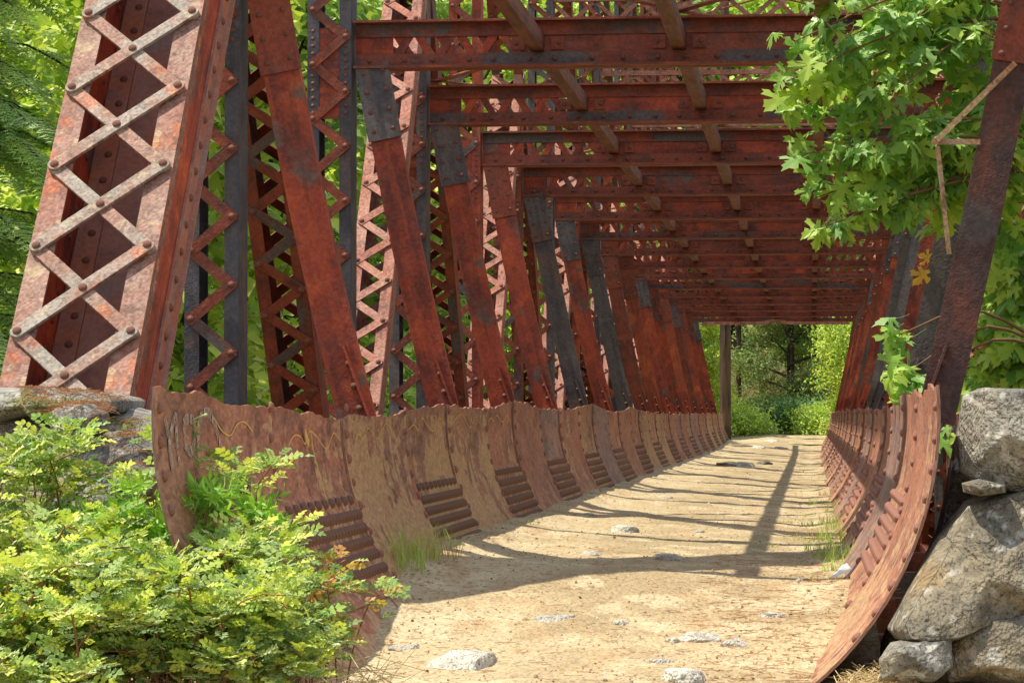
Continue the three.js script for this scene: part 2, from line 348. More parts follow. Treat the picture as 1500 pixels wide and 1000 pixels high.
// --- end posts: box of two plated sides, lattice front, plated back
function endPost(X, full) {
  const g = grp('end_post', bridge), p0 = W(X, -1.0, 9.79), p1 = W(X, YH, D0 + DP + 0.02), u = p1.clone().sub(p0), L = u.length(); u.normalize();
  const n = X3.clone().cross(u).normalize(); if (n.z < 0) n.negate();
  const w = 0.53, D = 0.42, at = (s, x, k) => p0.clone().addScaledVector(u, s).addScaledVector(X3, x).addScaledVector(n, k);
  for (const s of [-1, 1]) {
    new GB().bar(at(0, s * (w / 2 - 0.03), 0), at(L, s * (w / 2 - 0.03), 0), D - 0.024, 0.012, n).build('side_plate', M.red, g);
    const f = new GB();
    f.bar(at(0, s * (w / 2 - 0.0525), D / 2 - 0.006), at(L, s * (w / 2 - 0.0525), D / 2 - 0.006), 0.105, 0.013, X3);
    f.bar(at(0, s * (w / 2 - 0.016), D / 2 - 0.057), at(L, s * (w / 2 - 0.016), D / 2 - 0.057), 0.09, 0.013, n);
    f.build('front_angle', M.pale, g);
    const b = new GB();
    b.bar(at(0, s * (w / 2 - 0.016), -D / 2 + 0.057), at(L, s * (w / 2 - 0.016), -D / 2 + 0.057), 0.11, 0.013, n);
    b.bar(at(0, s * (w / 2 - 0.092), -D / 2 + 0.012), at(L, s * (w / 2 - 0.092), -D / 2 + 0.012), 0.10, 0.012, X3);
    b.build('back_angle', M.inner, g);
  }
  new GB().bar(at(0, 0, -D / 2 - 0.003), at(L, 0, -D / 2 - 0.003), w + 0.02, 0.012, X3).build('back_plate', M.inner, g);
  const pitch = 0.44, bx = w / 2 - 0.036, off = full.off, riv = [];
  const stad = (len, wd, t) => {
    const sh = new THREE.Shape(), r = wd / 2; sh.moveTo(-len / 2, -r); sh.lineTo(len / 2, -r); sh.absarc(len / 2, 0, r, -Math.PI / 2, Math.PI / 2, false); sh.lineTo(-len / 2, r); sh.absarc(-len / 2, 0, r, Math.PI / 2, 1.5 * Math.PI, false);
    const gg = new THREE.ExtrudeGeometry(sh, { depth: t, bevelEnabled: true, bevelThickness: 0.0015, bevelSize: 0.0015, bevelSegments: 1, curveSegments: 8 });
    const uv = gg.attributes.uv, pos = gg.attributes.position, o = rnd() * 3; for (let i = 0; i < uv.count; i++) uv.setXY(i, pos.getX(i) + o, pos.getY(i) + o * 1.7); return gg;
  };
  const blen = Math.hypot(2 * bx, pitch);
  for (let s0 = off; s0 < L - 0.3; s0 += pitch) {
    for (const k of [1, -1]) {
      const m = mk('lacing_bar', stad(blen, 0.056, 0.012), M.lacing, g);
      const ax = X3.clone().multiplyScalar(2 * bx * k).addScaledVector(u, pitch).normalize(), ay = n.clone().cross(ax);
      m.quaternion.setFromRotationMatrix(new THREE.Matrix4().makeBasis(ax, ay, n));
      m.position.copy(at(s0 + pitch / 2, 0, D / 2 + 0.003 + (k > 0 ? 0.0145 : 0)));
    }
    riv.push([at(s0, -bx, D / 2 + 0.0305), n, 0.0185], [at(s0, bx, D / 2 + 0.0305), n, 0.0185], [at(s0 + pitch / 2, 0, D / 2 + 0.0305), n, 0.0185]);
  }
  for (let s = 0.1; s < L; s += 0.15) {
    riv.push([at(s, -w / 2 + 0.105, -D / 2 + 0.018), n, 0.018]);
    riv.push([at(s + 0.07, -w / 2 + 0.036, -D / 2 + 0.09), X3, 0.016]);
    riv.push([at(s, w / 2 - 0.0095, -D / 2 + 0.07), X3, 0.018]);
  }
  rivets(riv, g, M.rivet, 'rivet', full.single);
  // shoe plate that the post stands on
  new GB().box(at(0.0, 0, 0).add(V(0, -0.03, 0)), X3, Y3, Z3, 0.8, 0.06, 0.8).build('base_plate', M.dark, g);
}
endPost(XL, { single: true, off: 0.16 });
endPost(XR, { single: false, off: 0.16 });
const colMats = [M.blue, M.blue, M.grey, M.red, M.dark, M.grey, M.red];
for (let i = 0; i < NF; i++) {
  const d = D0 + DP * i, near = i < 5;
  for (const X of [XL, XR]) {
    const left = X === XL, s = left ? 1 : -1, top = i === NF - 1 ? 2.45 : i % 2 ? YH : YT;
    const mat = colMats[(i * (left ? 1 : 3)) % colMats.length];
    const col = lacedMember('column', W(X, Y0, d), W(X, top, d), { mat, bars: M.dark, near: near && left });
    // gusset where the crossbeam lands
    new GB().box(W(X, 2.06, d - 0.088), X3, Y3, Z3, 0.262 - 0.13, 0.55, 0.012).build('gusset_plate', M.red, col);
    const rv = []; for (let k = 0; k < 12; k++) for (const e of [-1, 1]) rv.push([W(X + e * 0.1, 1.82 + k * 0.045, d - 0.104), Z3, 0.013]);
    rivets(rv, col, M.rivet, 'rivet', left && i === 1);
  }
  if (i + 1 < NF) for (const X of [XL, XR]) {
    const up = i % 2 === 1, d2 = d + DP;
    lacedMember('diagonal', W(X + 0.002, up ? Y0 : YT, d + 0.05), W(X + 0.002, up ? YT : Y0, d2 - 0.05), { w: 0.285, D: 0.18, mat: up ? M.pink : M.dark, bars: up ? M.pink : M.dark, rear: true, near: near && X === XL });  // sunlit look of rising diagonals and shade of falling ones put into colour
    if (i % 2 && i < NF - 2) {                    // upper half of the main diagonal, and the top chord over two panels
      lacedMember('diagonal', W(X + 0.002, YH, d + 0.05), W(X + 0.002, YT, d2 - 0.05), { w: 0.285, D: 0.18, mat: M.dark, bars: M.dark, near: false });
      const tc = grp('top_chord', bridge);
      for (const e of [-1, 1]) new GB().bar(W(X + e * 0.1, YH + 0.05, d - 0.1), W(X + e * 0.1, YH + 0.05, Math.min(d2 + DP, D0 + DP * (NF - 2))), 0.02, 0.3, X3).build('chord_channel', M.red, tc);
    }
    const b = new GB(); b.bar(W(X, Y0 - 0.1, d), W(X, Y0 - 0.1, d2), 0.3, 0.3, X3); b.build('bottom_chord', M.dark, bridge);
  }
}
for (const X of [XL, XR]) new GB().bar(W(X, Y0 - 0.1, 11.2), W(X, Y0 - 0.1, D0), 0.3, 0.3, X3).build('bottom_chord', M.dark, bridge);
// --- sway struts between the tall columns, top struts and lateral bracing
for (let i = 1; i < NF - 1; i += 2) {
  const d = D0 + DP * i;
  for (const yc of [4.35, YH]) {
    const g = grp(yc === YH ? 'top_strut' : 'sway_strut', bridge);
    for (const y of [yc - 0.13, yc + 0.13]) new GB().bar(W(XL + 0.1, y, d), W(XR - 0.1, y, d), 0.06, 0.06, Y3).build('strut_angle', M.pink, g);
    const l = new GB(); for (let x = XL + 0.1, k = 0; x < XR - 0.3; x += 0.24, k++) l.bar(W(x, yc + (k % 2 ? -0.11 : 0.11), d), W(x + 0.24, yc + (k % 2 ? 0.11 : -0.11), d), 0.045, 0.012, Y3);
    l.build('lacing', M.pink, g).userData.kind = 'stuff';
  }
  for (const k of [1, -1]) { const q = (t) => W(XC + k * lerp(-1.9, 1.9, t), lerp(4.5, YH - 0.2, t), d + k * 0.02); new GB().bar(q(0), q(1), 0.07, 0.012, Y3).build('sway_brace', M.pink, bridge); }
  if (i + 2 < NF - 1) for (const k of [1, -1]) new GB().bar(W(XC - k * 1.9, YH + 0.16 + k * 0.01, d), W(XC + k * 1.9, YH + 0.16 + k * 0.01, d + 2 * DP), 0.09, 0.012, X3).build('lateral_brace', M.pink, bridge);
}
// light bracing in the plane of the crossbeam tops
for (let i = 0; i + 2 < NF; i += 2) { const d = D0 + DP * i; for (const k of [1, -1]) new GB().bar(W(XC - k * 1.9, YB0 + k * 0.008, d), W(XC + k * 1.9, YB0 + k * 0.008, d + 2 * DP), 0.07, 0.01, X3).build('lateral_brace', M.pink, bridge); }
// --- crossbeams with lattice ends, stringers, leaning posts
const YB = 2.09, HB = 0.285, BX0 = -2.74, BX1 = XC * 2 - BX0, WA = -1.74, WB = XC * 2 - WA;
const stringX = [-1.63, -0.78, 0.06];
for (let i = 0; i < NF; i++) {
  const d = D0 + DP * i, near = i >= 1 && i < 5, g = grp('floor_beam', bridge), last = i === NF - 1;
  const bm = i % 3 === 1 ? M.dark : M.red;
  new GB().box(W(XC, YB + HB / 2, d), X3, Y3, Z3, WB - WA, HB - 0.03, 0.012).build('web_plate', bm, g);
  for (const [a, b] of [[BX0, -2.51], [XC * 2 + 2.51, BX1]]) new GB().box(W((a + b) / 2, YB + HB / 2, d), X3, Y3, Z3, b - a, HB - 0.03, 0.012).build('end_plate', M.red, g);
  for (const [y, nm, e] of [[YB, 'bottom_flange', 1], [YB + HB, 'top_flange', -1]]) {
    const f = new GB(); const hw = e > 0 ? 0.085 : 0.10;
    for (const z of [-1, 1]) {
      f.box(W(XC, y + e * 0.006, d + z * (hw / 2 + 0.0065)), X3, Y3, Z3, BX1 - BX0, 0.014, hw);
      f.box(W(XC, y + e * 0.052, d + z * 0.0125), X3, Y3, Z3, BX1 - BX0 - 0.004, 0.078, 0.012);
    }
    f.build(nm, e > 0 ? M.dark : M.dark, g);
    if (last && e > 0) { const wv = new GB(); for (let k = 0; k < 24; k++) { const a = lerp(BX0 + 0.3, BX1 - 0.3, k / 24), b = lerp(BX0 + 0.3, BX1 - 0.3, (k + 1) / 24), h = (x) => 0.06 * Math.exp(-Math.pow((x - XC) / 0.18, 2)) - 0.03; wv.bar(W(a, YB + 0.0 + h(a), d - 0.14), W(b, YB + 0.0 + h(b), d - 0.14), 0.07, 0.012, Y3); } wv.build('bent_flange', M.pink, g); }
  }
  const lat = new GB();
  for (const sgn of [-1, 1]) {
    let x = 2.51 - 0.8; const n = 6, st = (2.51 - 0.8 - (XC - WA)) / n;   // from the end plate in towards the web
    for (let k = 0; k < n; k++) {
      const xa = XC + sgn * (x - k * st), xb = XC + sgn * (x - (k + 1) * st), ya = YB + (k % 2 ? HB - 0.04 : 0.04), yb = YB + (k % 2 ? 0.04 : HB - 0.04);
      for (const z of [0, 1]) {
        const q0 = W(xa, z ? 2 * YB + HB - ya : ya, d - 0.004 + z * 0.010), q1 = W(xb, z ? 2 * YB + HB - yb : yb, d - 0.004 + z * 0.010);
        if (z && k % 2) continue;
        if (near && budget.lattice > 0) { budget.lattice--; new GB().bar(q0, q1, 0.05, 0.008, Y3).build('lattice_bar', M.red, g); } else lat.bar(q0, q1, 0.05, 0.008, Y3);
      }
    }
  }
  if (lat.p.length) lat.build('lattice', M.red, g).userData.kind = 'stuff';
  // stringer seats
  if (i < 9) for (const sx of stringX) for (const e of [-1, 1]) new GB().box(W(sx + e * 0.12, YB + 0.145, d - 0.012), X3, Y3, Z3, 0.08, 0.08, 0.012).build('seat_angle', M.dark, g);
  const rv = []; for (let x = BX0 + 0.1; x < BX1; x += 0.19) rv.push([W(x + rr(-0.03, 0.03), YB + 0.052, d - 0.018), Z3, 0.019]);
  for (const sx of stringX) for (const e of [-1, 1]) rv.push([W(sx + e * 0.13, YB + 0.145, d - 0.017), Z3, 0.017]);
  rivets(rv, g, M.rivet, 'rivet', i === 1 || i === 2);
  // stringers to the next frame
  if (!last) for (const sx of stringX) new GB().box(W(sx, YB + 0.145, d + DP / 2), Z3, X3, Y3, DP - 0.03, 0.082, 0.1).build('stringer', M.timber, bridge);
  // leaning posts
  for (const sgn of [-1, 1]) {
    const pg = grp('leaning_post', bridge);
    const far = [M.red, M.orange, M.dark, M.orange, M.red][i % 5], grey = sgn < 0 ? (i === 4 || i === 6) : (i === 1 || i === 3 || i === 4), mat = grey ? M.grey : (sgn > 0 && i === 0 ? M.blackRust : i > 6 ? far : M.red);
    const bow = rr(0.008, 0.03), line = [];
    for (let k = 0; k <= 8; k++) { const t = k / 8, y = lerp(-0.03, YB + 0.02, t), x = lerp(1.378, 1.83, t) + bow * Math.sin(t * Math.PI); line.push([XC + sgn * x, y + E]); }
    const z = -(d - 0.06), w = 0.178;
    new GB().strip(line, w, z - 0.006, z + 0.006).build('web', mat, pg);
    for (const e of [-1, 1]) {
      const l2 = line.map(([x, y]) => [x + e * (w / 2 - 0.006), y]);
      new GB().strip(l2, 0.012, z - 0.075, z + (e * sgn > 0 ? 0.003 : -0.0065)).build('flange', mat, pg);
    }
    // gusset at the top, small angle and rivets at the foot
    const tx = (t) => { const k = t * 8, a = Math.floor(Math.min(k, 7)), f = k - a; return [lerp(line[a][0], line[a + 1][0], f), lerp(line[a][1], line[a + 1][1], f)]; };
    const gl = [0.79, 0.86, 0.93, 1.0].map(tx), topMat = i === 3 || i === 0 || (i > 6 && i % 3) ? M.dark : M.grey;
    new GB().strip(gl, 0.204, z + 0.0065, z + 0.019).build('gusset_plate', topMat, pg);
    const rl = []; for (let k = 0; k < 4; k++) for (const e of [-0.06, 0.06]) { const q = tx(0.81 + 0.055 * k + (e > 0 ? 0.012 : 0)); rl.push([V(q[0] + e, q[1], z + 0.019), Z3, 0.016]); }
    for (let k = 0; k < 3; k++) { const q = tx(0.03 + k * 0.05); rl.push([V(q[0] + sgn * -0.03, q[1], z + 0.006), Z3, 0.02]); }
    rivets(rl, pg, M.rivet, 'rivet', i < 3);
    const fa = tx(0.0), fb = tx(0.17);
    new GB().bar(V(fa[0] - sgn * 0.075, fa[1], z + 0.03), V(fb[0] - sgn * 0.03, fb[1], z + 0.03), 0.012, 0.05, X3).build('foot_angle', mat, pg);
  }
  // saddle under the pipe
  new GB().box(W(XC, -1.42, d), X3, Y3, Z3, 4.0, 0.26, 0.16).build('saddle_beam', M.dark, bridge);
}
// far end: bearing walls under the ends are hidden; the near trusses stand on their end posts

// ---------------------------------------------------------------- the cut-open pipe
const pipe = thing('riveted_pipe', 'cut-open rusty riveted steel pipe with ragged edges lining the path', 'pipe', null, V(0, 0, 0));
const leftTop = [[205, 570], [270, 575], [300, 590], [385, 597], [440, 605], [484, 613], [497, 607], [530, 612], [570, 606], [590, 599], [640, 592], [698, 599], [715, 597], [745, 588], [765, 591], [783, 598], [820, 601], [835, 598], [866, 592], [884, 601], [905, 603], [922, 596], [938, 602], [960, 606], [1000, 607], [1045, 606], [1060, 607]];
const topY = (sgn, d) => {
  const X = XC + sgn * R; let y;
  if (sgn < 0) {
    const px = 1189 + X / d * F * 1.012; let k = 0; while (k < leftTop.length - 2 && leftTop[k + 1][0] < px) k++;
    const [a, b] = [leftTop[k], leftTop[k + 1]], py = lerp(a[1], b[1], clamp((px - a[0]) / (b[0] - a[0]))); y = (608 - py) * d / F;
  } else y = 0.05 + 0.045 * f3(d * 0.9, 3, 1, 61, 3) + (d < 14 ? 0.035 : 0);
  const c = ((d * 0.55) % 1); 
  return y + 0.008 * n3(d * 5, sgn, 0, 71) + 0.005 * n3(d * 13, sgn, 0, 72) + 0.006 * n3(d * 31, sgn, 4, 73);
};
const pipePt = (sgn, th, r, d) => W(XC + sgn * r * Math.cos(th), -r * Math.sin(th), d);
const LC = 1.72, TH1 = 0.98;
function course(sgn, da, db, inner, mat, k) {
  const g = grp('pipe_course', pipe), ri = inner ? R - 0.012 : R, ov = inner ? 0.07 : 0.0;   // inner courses overlap the outer ones
  const d0 = da - ov, d1 = db + ov, nz = k < 10 ? 26 : 14, nt = 20, p = [], t = [], idx = [];
  const uo = rnd() * 4, vo = rnd() * 4;
  for (const side of [0, 1]) {
    const r = side ? ri + 0.0115 : ri;
    for (let i = 0; i <= nz; i++) {
      const d = lerp(d0, d1, i / nz), th0 = -Math.asin(clamp(topY(sgn, d) / r, -0.6, 0.6));
      for (let j = 0; j <= nt; j++) { const th = lerp(th0, TH1, j / nt), v = pipePt(sgn, th, r, d); p.push(v.x, v.y, v.z); t.push((d + uo) * 0.4, th * R); }
    }
  }
  const row = nt + 1, S = (nz + 1) * row;
  for (let i = 0; i < nz; i++) for (let j = 0; j < nt; j++) {
    const a = i * row + j, b = a + 1, c = a + row, e = c + 1;
    if (sgn < 0) { idx.push(a, b, e, a, e, c, S + a, S + e, S + b, S + a, S + c, S + e); } else { idx.push(a, e, b, a, c, e, S + a, S + b, S + e, S + a, S + e, S + c); }
  }
  const geo = new THREE.BufferGeometry(); geo.setAttribute('position', new THREE.Float32BufferAttribute(p, 3)); geo.setAttribute('uv', new THREE.Float32BufferAttribute(t, 2)); geo.setIndex(idx); geo.computeVertexNormals();
  // rim: cut edge and ends as their own faces
  const rim = new GB(), q = (side, i, j) => { const o = ((side ? S : 0) + i * row + j) * 3; return V(p[o], p[o + 1], p[o + 2]); }, U = [[0, 0], [0.05, 0], [0.05, 0.02], [0, 0.02]];
  for (let i = 0; i < nz; i++) rim.quad(q(0, i, 0), q(0, i + 1, 0), q(1, i + 1, 0), q(1, i, 0), ...U.map(([a, b]) => [a + i * 0.07, b + 0.3]));
  for (const i of [0, nz]) for (let j = 0; j < nt; j++) rim.quad(q(0, i, j), q(1, i, j), q(1, i, j + 1), q(0, i, j + 1), ...U.map(([a, b]) => [a + j * 0.05, b + 0.6]));
  mk('plate', geo, mat, g); rim.build('cut_edge', M.pale, g);
  // ring seam rivets
  const inN = (th) => V(-sgn * Math.cos(th), Math.sin(th), 0), rv = [];
  if (inner) for (const dd of [da - 0.02, db + 0.02]) for (let th = -0.02; th < 0.72; th += 0.088) rv.push([pipePt(sgn, th + 0.01 * n3(dd, th * 9, 1), ri - 0.001, dd), inN(th), 0.02 * (0.9 + 0.25 * hashTab[Math.floor(th * 999 + dd * 77) & 65535])]);
  rivets(rv, g, M.pipeRivet, 'pipeRivet', k < 9);
  return g;
}
function seamPatch(g, sgn, da, db, inner, k, mat) {   // longitudinal strap with its rows of rivets
  const ri = (inner ? R - 0.012 : R), rs = ri - 0.010, p = [], t = [], idx = [], tA = 0.26, tB = 0.66, nz = 8, nt = 8;
  for (let i = 0; i <= nz; i++) for (let j = 0; j <= nt; j++) { const v = pipePt(sgn, lerp(tA, tB, j / nt), j === 0 ? ri + 0.001 : rs, lerp(da + 0.06, db - 0.06, i / nz)); p.push(v.x, v.y, v.z); t.push(i * 0.08 + k * 0.37, lerp(tA, tB, j / nt) * R); }
  for (let i = 0; i < nz; i++) for (let j = 0; j < nt; j++) { const a = i * (nt + 1) + j, b = a + 1, c = a + nt + 1, e = c + 1; if (sgn < 0) idx.push(a, b, e, a, e, c); else idx.push(a, e, b, a, c, e); }
  const geo = new THREE.BufferGeometry(); geo.setAttribute('position', new THREE.Float32BufferAttribute(p, 3)); geo.setAttribute('uv', new THREE.Float32BufferAttribute(t, 2)); geo.setIndex(idx); geo.computeVertexNormals();
  mk('strap_plate', geo, mat, g);
  const rows = [0.30, 0.355, 0.405, 0.455, 0.505, 0.56];
  rows.forEach((th, r) => {
    const parts = [], sp = r === 0 ? 0.155 : 0.074, n = V(-sgn * Math.cos(th), Math.sin(th), 0);
    for (let d = da + 0.12; d < db - 0.1; d += sp) { const gg = rivetLow.clone(); qTmp.setFromUnitVectors(UP, n); const s = r === 0 ? 0.026 : 0.028; gg.applyMatrix4(new THREE.Matrix4().compose(pipePt(sgn, th, rs, d), qTmp, V(s, s * 1.1, s))); parts.push(gg); }
    mk('rivet_row', mergeGeometries(parts), sgn > 0 ? M.pipeRivet : M.rivetRow, g);
  });
}
const coursesL = []; 
{
  const r2 = RNG(31);
  // left wall starts nearer than the right one
  let d = 8.42, k = 0; const tones = [M.pipeRed, M.pipeRed, M.pipeTan, M.pipeTan, M.pipeTan, M.pipeRed, M.pipeRed, M.pipeGrey, M.pipeRed, M.pipeTan, M.pipeGrey, M.pipeRed];
  for (; d < 63; k++) {
    const L = LC, inner = k % 2 === 0, mat = tones[k % 12];
    const g = course(-1, d, Math.min(d + L, 63.6), inner, mat, k);
    if (k % 2 === 1) seamPatch(g, -1, d, d + L, inner, k, mat === M.pipeTan ? M.pipeTan : M.pipeRed);
    coursesL.push([g, d]); d += L;
  }
  d = 9.72; k = 0;
  for (; d < 63; k++) {
    const inner = k % 2 === 0, mat = [M.pipeRed, M.pipeRed, M.pipeGrey, M.pipeRed][k % 4];
    const g = course(1, d, Math.min(d + LC, 63.6), inner, mat, k);
    if (k % 2 === 1) seamPatch(g, 1, d, d + LC, inner, k, mat);
    d += LC;
  }
}
// sprayed and chalked lines on the shaded wall: ribbons of paint on the plates
function onWall(px, py) {                         // pixel to the point where its ray meets the left wall
  const v = P(px, py, 1).sub(camera.position), r = R - 0.0145;
  const a = v.x * v.x + v.y * v.y, b = -2 * v.x * XC, c = XC * XC - r * r, s = (-b + Math.sqrt(b * b - 4 * a * c)) / (2 * a);
  return v.multiplyScalar(s).add(camera.position);
}
function paint(name, pix, width, mat, parent, label) {
  const pts = new THREE.CatmullRomCurve3(pix.map(([x, y]) => onWall(x, y))).getPoints(pix.length * 5), p = [], t = [], idx = [];
  pts.forEach((q, i) => {
    const a = pts[Math.max(0, i - 1)], b = pts[Math.min(pts.length - 1, i + 1)], dir = b.clone().sub(a).normalize();
    const n = V(XC - q.x, E - q.y, 0).normalize(), s = n.clone().cross(dir).normalize(), w = width * (0.75 + 0.5 * hashTab[(i * 37) & 65535]) / 2;
    for (const e of [-1, 1]) { const v = q.clone().addScaledVector(s, e * w).addScaledVector(n, 0.002); p.push(v.x, v.y, v.z); t.push(i * 0.05, e * w); }
    if (i) { const k = i * 2; idx.push(k - 2, k - 1, k + 1, k - 2, k + 1, k); }
  });
  const g = new THREE.BufferGeometry(); g.setAttribute('position', new THREE.Float32BufferAttribute(p, 3)); g.setAttribute('uv', new THREE.Float32BufferAttribute(t, 2)); g.setIndex(idx); g.computeVertexNormals();
  const m = mk(name, g, mat, parent); if (label) m.userData.label = label; return m;
}
for (const run of [
  [[312, 612], [325, 632], [337, 637], [346, 622], [357, 618], [369, 632]],
  [[422, 652], [430, 638], [440, 640], [446, 650], [452, 632], [462, 638], [478, 657], [488, 634], [497, 645]],
  [[519, 645], [524, 636], [530, 642], [539, 627], [551, 643], [558, 630], [566, 620], [573, 632]],
  [[598, 629], [606, 622], [613, 630], [617, 612], [625, 622], [634, 631], [643, 612], [652, 622]],
  [[663, 618], [668, 612], [676, 607], [688, 626], [696, 610], [702, 620]],
  [[715, 618], [719, 612], [723, 617], [727, 608], [733, 615], [737, 618], [742, 608], [746, 614]],
]) paint('chalk_line', run, 0.006, M.paintYellow, pipe, 'thin yellow zigzag line drawn on the plates');
paint('chalk_line', [[455, 632], [458, 660], [466, 690], [474, 720], [481, 745]], 0.012, M.paintYellow, pipe);
paint('chalk_line', [[446, 632], [449, 642], [452, 650]], 0.04, M.paintYellow, pipe);
const white = 'white sprayed letters faded on the rusty plate';
for (const run of [[[240, 612], [246, 640], [252, 690], [247, 650], [256, 610], [258, 650], [262, 680]], [[270, 640], [268, 620], [276, 613], [284, 622], [283, 650], [276, 662], [269, 650]], [[290, 670], [289, 625], [296, 606], [306, 606], [316, 630], [324, 660], [330, 680]]])
  paint('graffiti', run, 0.032, M.paintWhite, pipe, white);

console.log('bridge and pipe built');

// ---------------------------------------------------------------- rocks
function rockGeo(w, h, dp, seed, box = 0.55, rough = 0.06, seg = 22) {
  const g = new THREE.BoxGeometry(2, 2, 2, seg, seg, seg), p = g.attributes.position, uv = g.attributes.uv, r = RNG(seed), planes = [];
  for (let k = 0; k < 9; k++) planes.push([V(r() * 2 - 1, r() * 1.6 - 0.6, r() * 2 - 1).normalize(), rr(0.78, 1.05, r)]);
  const v = V(0, 0, 0), sp = V(0, 0, 0);
  for (let i = 0; i < p.count; i++) {
    v.fromBufferAttribute(p, i);
    uv.setXY(i, uv.getX(i) * Math.max(w, dp) + seed * 0.31, uv.getY(i) * Math.max(h, dp * 0.6) + seed * 0.17);
    sp.copy(v).normalize().multiplyScalar(1.12); v.lerp(sp, 1 - box);
    for (const [n, o] of planes) { const s = v.dot(n) - o; if (s > 0) v.addScaledVector(n, -s * 0.9); }
    const f = f3(v.x * 1.7 + seed, v.y * 1.7, v.z * 1.7, seed % 97, 5), f2 = f3(v.x * 6, v.y * 6 + seed, v.z * 6, seed % 89, 3);
    v.multiplyScalar(1 + rough * 2.2 * f + rough * 0.7 * f2);
    p.setXYZ(i, v.x * w / 2, v.y * h / 2, v.z * dp / 2);
  }
  g.computeVertexNormals(); 
  // weld the seams of the box in the shading
  const map = new Map(), nrm = g.attributes.normal, key = (i) => `${Math.round(p.getX(i) * 1e4)},${Math.round(p.getY(i) * 1e4)},${Math.round(p.getZ(i) * 1e4)}`;
  for (let i = 0; i < p.count; i++) { const k = key(i), a = map.get(k) ?? [0, 0, 0]; a[0] += nrm.getX(i); a[1] += nrm.getY(i); a[2] += nrm.getZ(i); map.set(k, a); }
  for (let i = 0; i < p.count; i++) { const a = map.get(key(i)), l = Math.hypot(...a) || 1; nrm.setXYZ(i, a[0] / l, a[1] / l, a[2] / l); }
  return g;
}
let rs = 40; const leftRocks = [];
// a rock whose silhouette follows an outline of photo pixels, with its own depth
function boulder(out, d, dp, mat, label, opt = {}) {
  if (typeof out[0] === 'number') { const [x0, y0, x1, y1] = out; out = [[x0, y0], [x1, y0], [x1, y1], [x0, y1]]; }
  const pts = out.map(([x, y]) => P(x, y, d)), c = pts.reduce((s, p) => s.add(p), V(0, 0, 0)).multiplyScalar(1 / pts.length);
  const poly = pts.map((p) => [p.x - c.x, p.y - c.y]), reach = (a) => {
    const dx = Math.cos(a), dy = Math.sin(a); let best = 0.02;
    for (let i = 0; i < poly.length; i++) { const [x1, y1] = poly[i], [x2, y2] = poly[(i + 1) % poly.length], ex = x2 - x1, ey = y2 - y1, den = dx * ey - dy * ex; if (Math.abs(den) < 1e-9) continue; const t = (x1 * ey - y1 * ex) / den, u = (x1 * dy - y1 * dx) / den; if (t > best && u >= -0.001 && u <= 1.001) best = t; }
    return best;
  };
  const seed = rs += 7, r = RNG(seed), seg = opt.seg ?? 44, g = new THREE.BoxGeometry(2, 2, 2, seg, seg, seg), p = g.attributes.position, uv = g.attributes.uv, v = V(0, 0, 0), rough = opt.rough ?? 0.05, box = opt.box ?? 0.5, size = Math.max(...poly.map(([x, y]) => Math.hypot(x, y))), tilt = opt.tilt ?? 0.25, planes = [];
  for (let k = 0; k < 5; k++) planes.push([V(r() * 1.6 - 0.8, r() * 1.6 - 0.8, 0.5 + r()).normalize(), rr(0.72, 0.95, r)]);
  const cuv = [];
  for (let i = 0; i < p.count; i++) {
    v.fromBufferAttribute(p, i); const sp = v.clone().normalize(); v.lerp(sp, 1 - box);
    for (const [n, o] of planes) { const e = v.dot(n) - o; if (e > 0) v.addScaledVector(n, -e * 0.85); }
    const a = Math.atan2(v.y, v.x), sq = Math.hypot(sp.x, sp.y) > 1e-4 ? 1 / Math.max(Math.abs(Math.cos(a)), Math.abs(Math.sin(a))) : 1, rad = Math.hypot(v.x, v.y) / lerp(1, sq, box), R1 = reach(a) * Math.min(1, rad);
    const X = Math.cos(a) * R1, Yy = Math.sin(a) * R1, Zz = v.z * dp / 2 - Yy * tilt;
    const f = f3(X * 4 + seed, Yy * 4, Zz * 4, seed % 97, 5), f2 = f3(X * 16, Yy * 16 + seed, Zz * 16, seed % 89, 4), k = 1 + rough * 1.6 * f / 0.6;
    p.setXYZ(i, X * k, Yy * k, Zz * k + rough * size * (1.5 * f + 0.35 * f2));
    { const ax = Math.abs(sp.x), ay = Math.abs(sp.y), az = Math.abs(sp.z); cuv.push(ay > ax && ay > az ? [X, Zz] : ax > az ? [Zz, Yy] : [X, Yy]); }
  }
  for (let i = 0; i < p.count; i++) uv.setXY(i, cuv[i][0] * 1.3 + seed * 0.31, cuv[i][1] * 1.3 + seed * 0.17);
  g.computeVertexNormals();
  const map = new Map(), nrm = g.attributes.normal, key = (i) => `${Math.round(p.getX(i) * 2e4)},${Math.round(p.getY(i) * 2e4)},${Math.round(p.getZ(i) * 2e4)}`;
  for (let i = 0; i < p.count; i++) { const k = key(i), q = map.get(k) ?? [0, 0, 0]; q[0] += nrm.getX(i); q[1] += nrm.getY(i); q[2] += nrm.getZ(i); map.set(k, q); }
  for (let i = 0; i < p.count; i++) { const q = map.get(key(i)), l = Math.hypot(...q) || 1; nrm.setXYZ(i, q[0] / l, q[1] / l, q[2] / l); }
  toneRock(g, mat, 3.2); const m = mk(numbered('boulder'), g, M.rock, scene); m.position.copy(c); m.position.z -= dp / 2; m.scale.setScalar(1.05);
  return tag(m, label, 'boulder', opt.group);
}
boulder([[1424, 582], [1450, 570], [1500, 573], [1560, 570], [1600, 600], [1600, 725], [1500, 722], [1440, 706], [1420, 690], [1414, 640]], 9.5, 0.6, 'granite', 'blocky grey granite boulder topping the stack beside the pipe end', { box: 0.8, rough: 0.045, tilt: 0.1 });
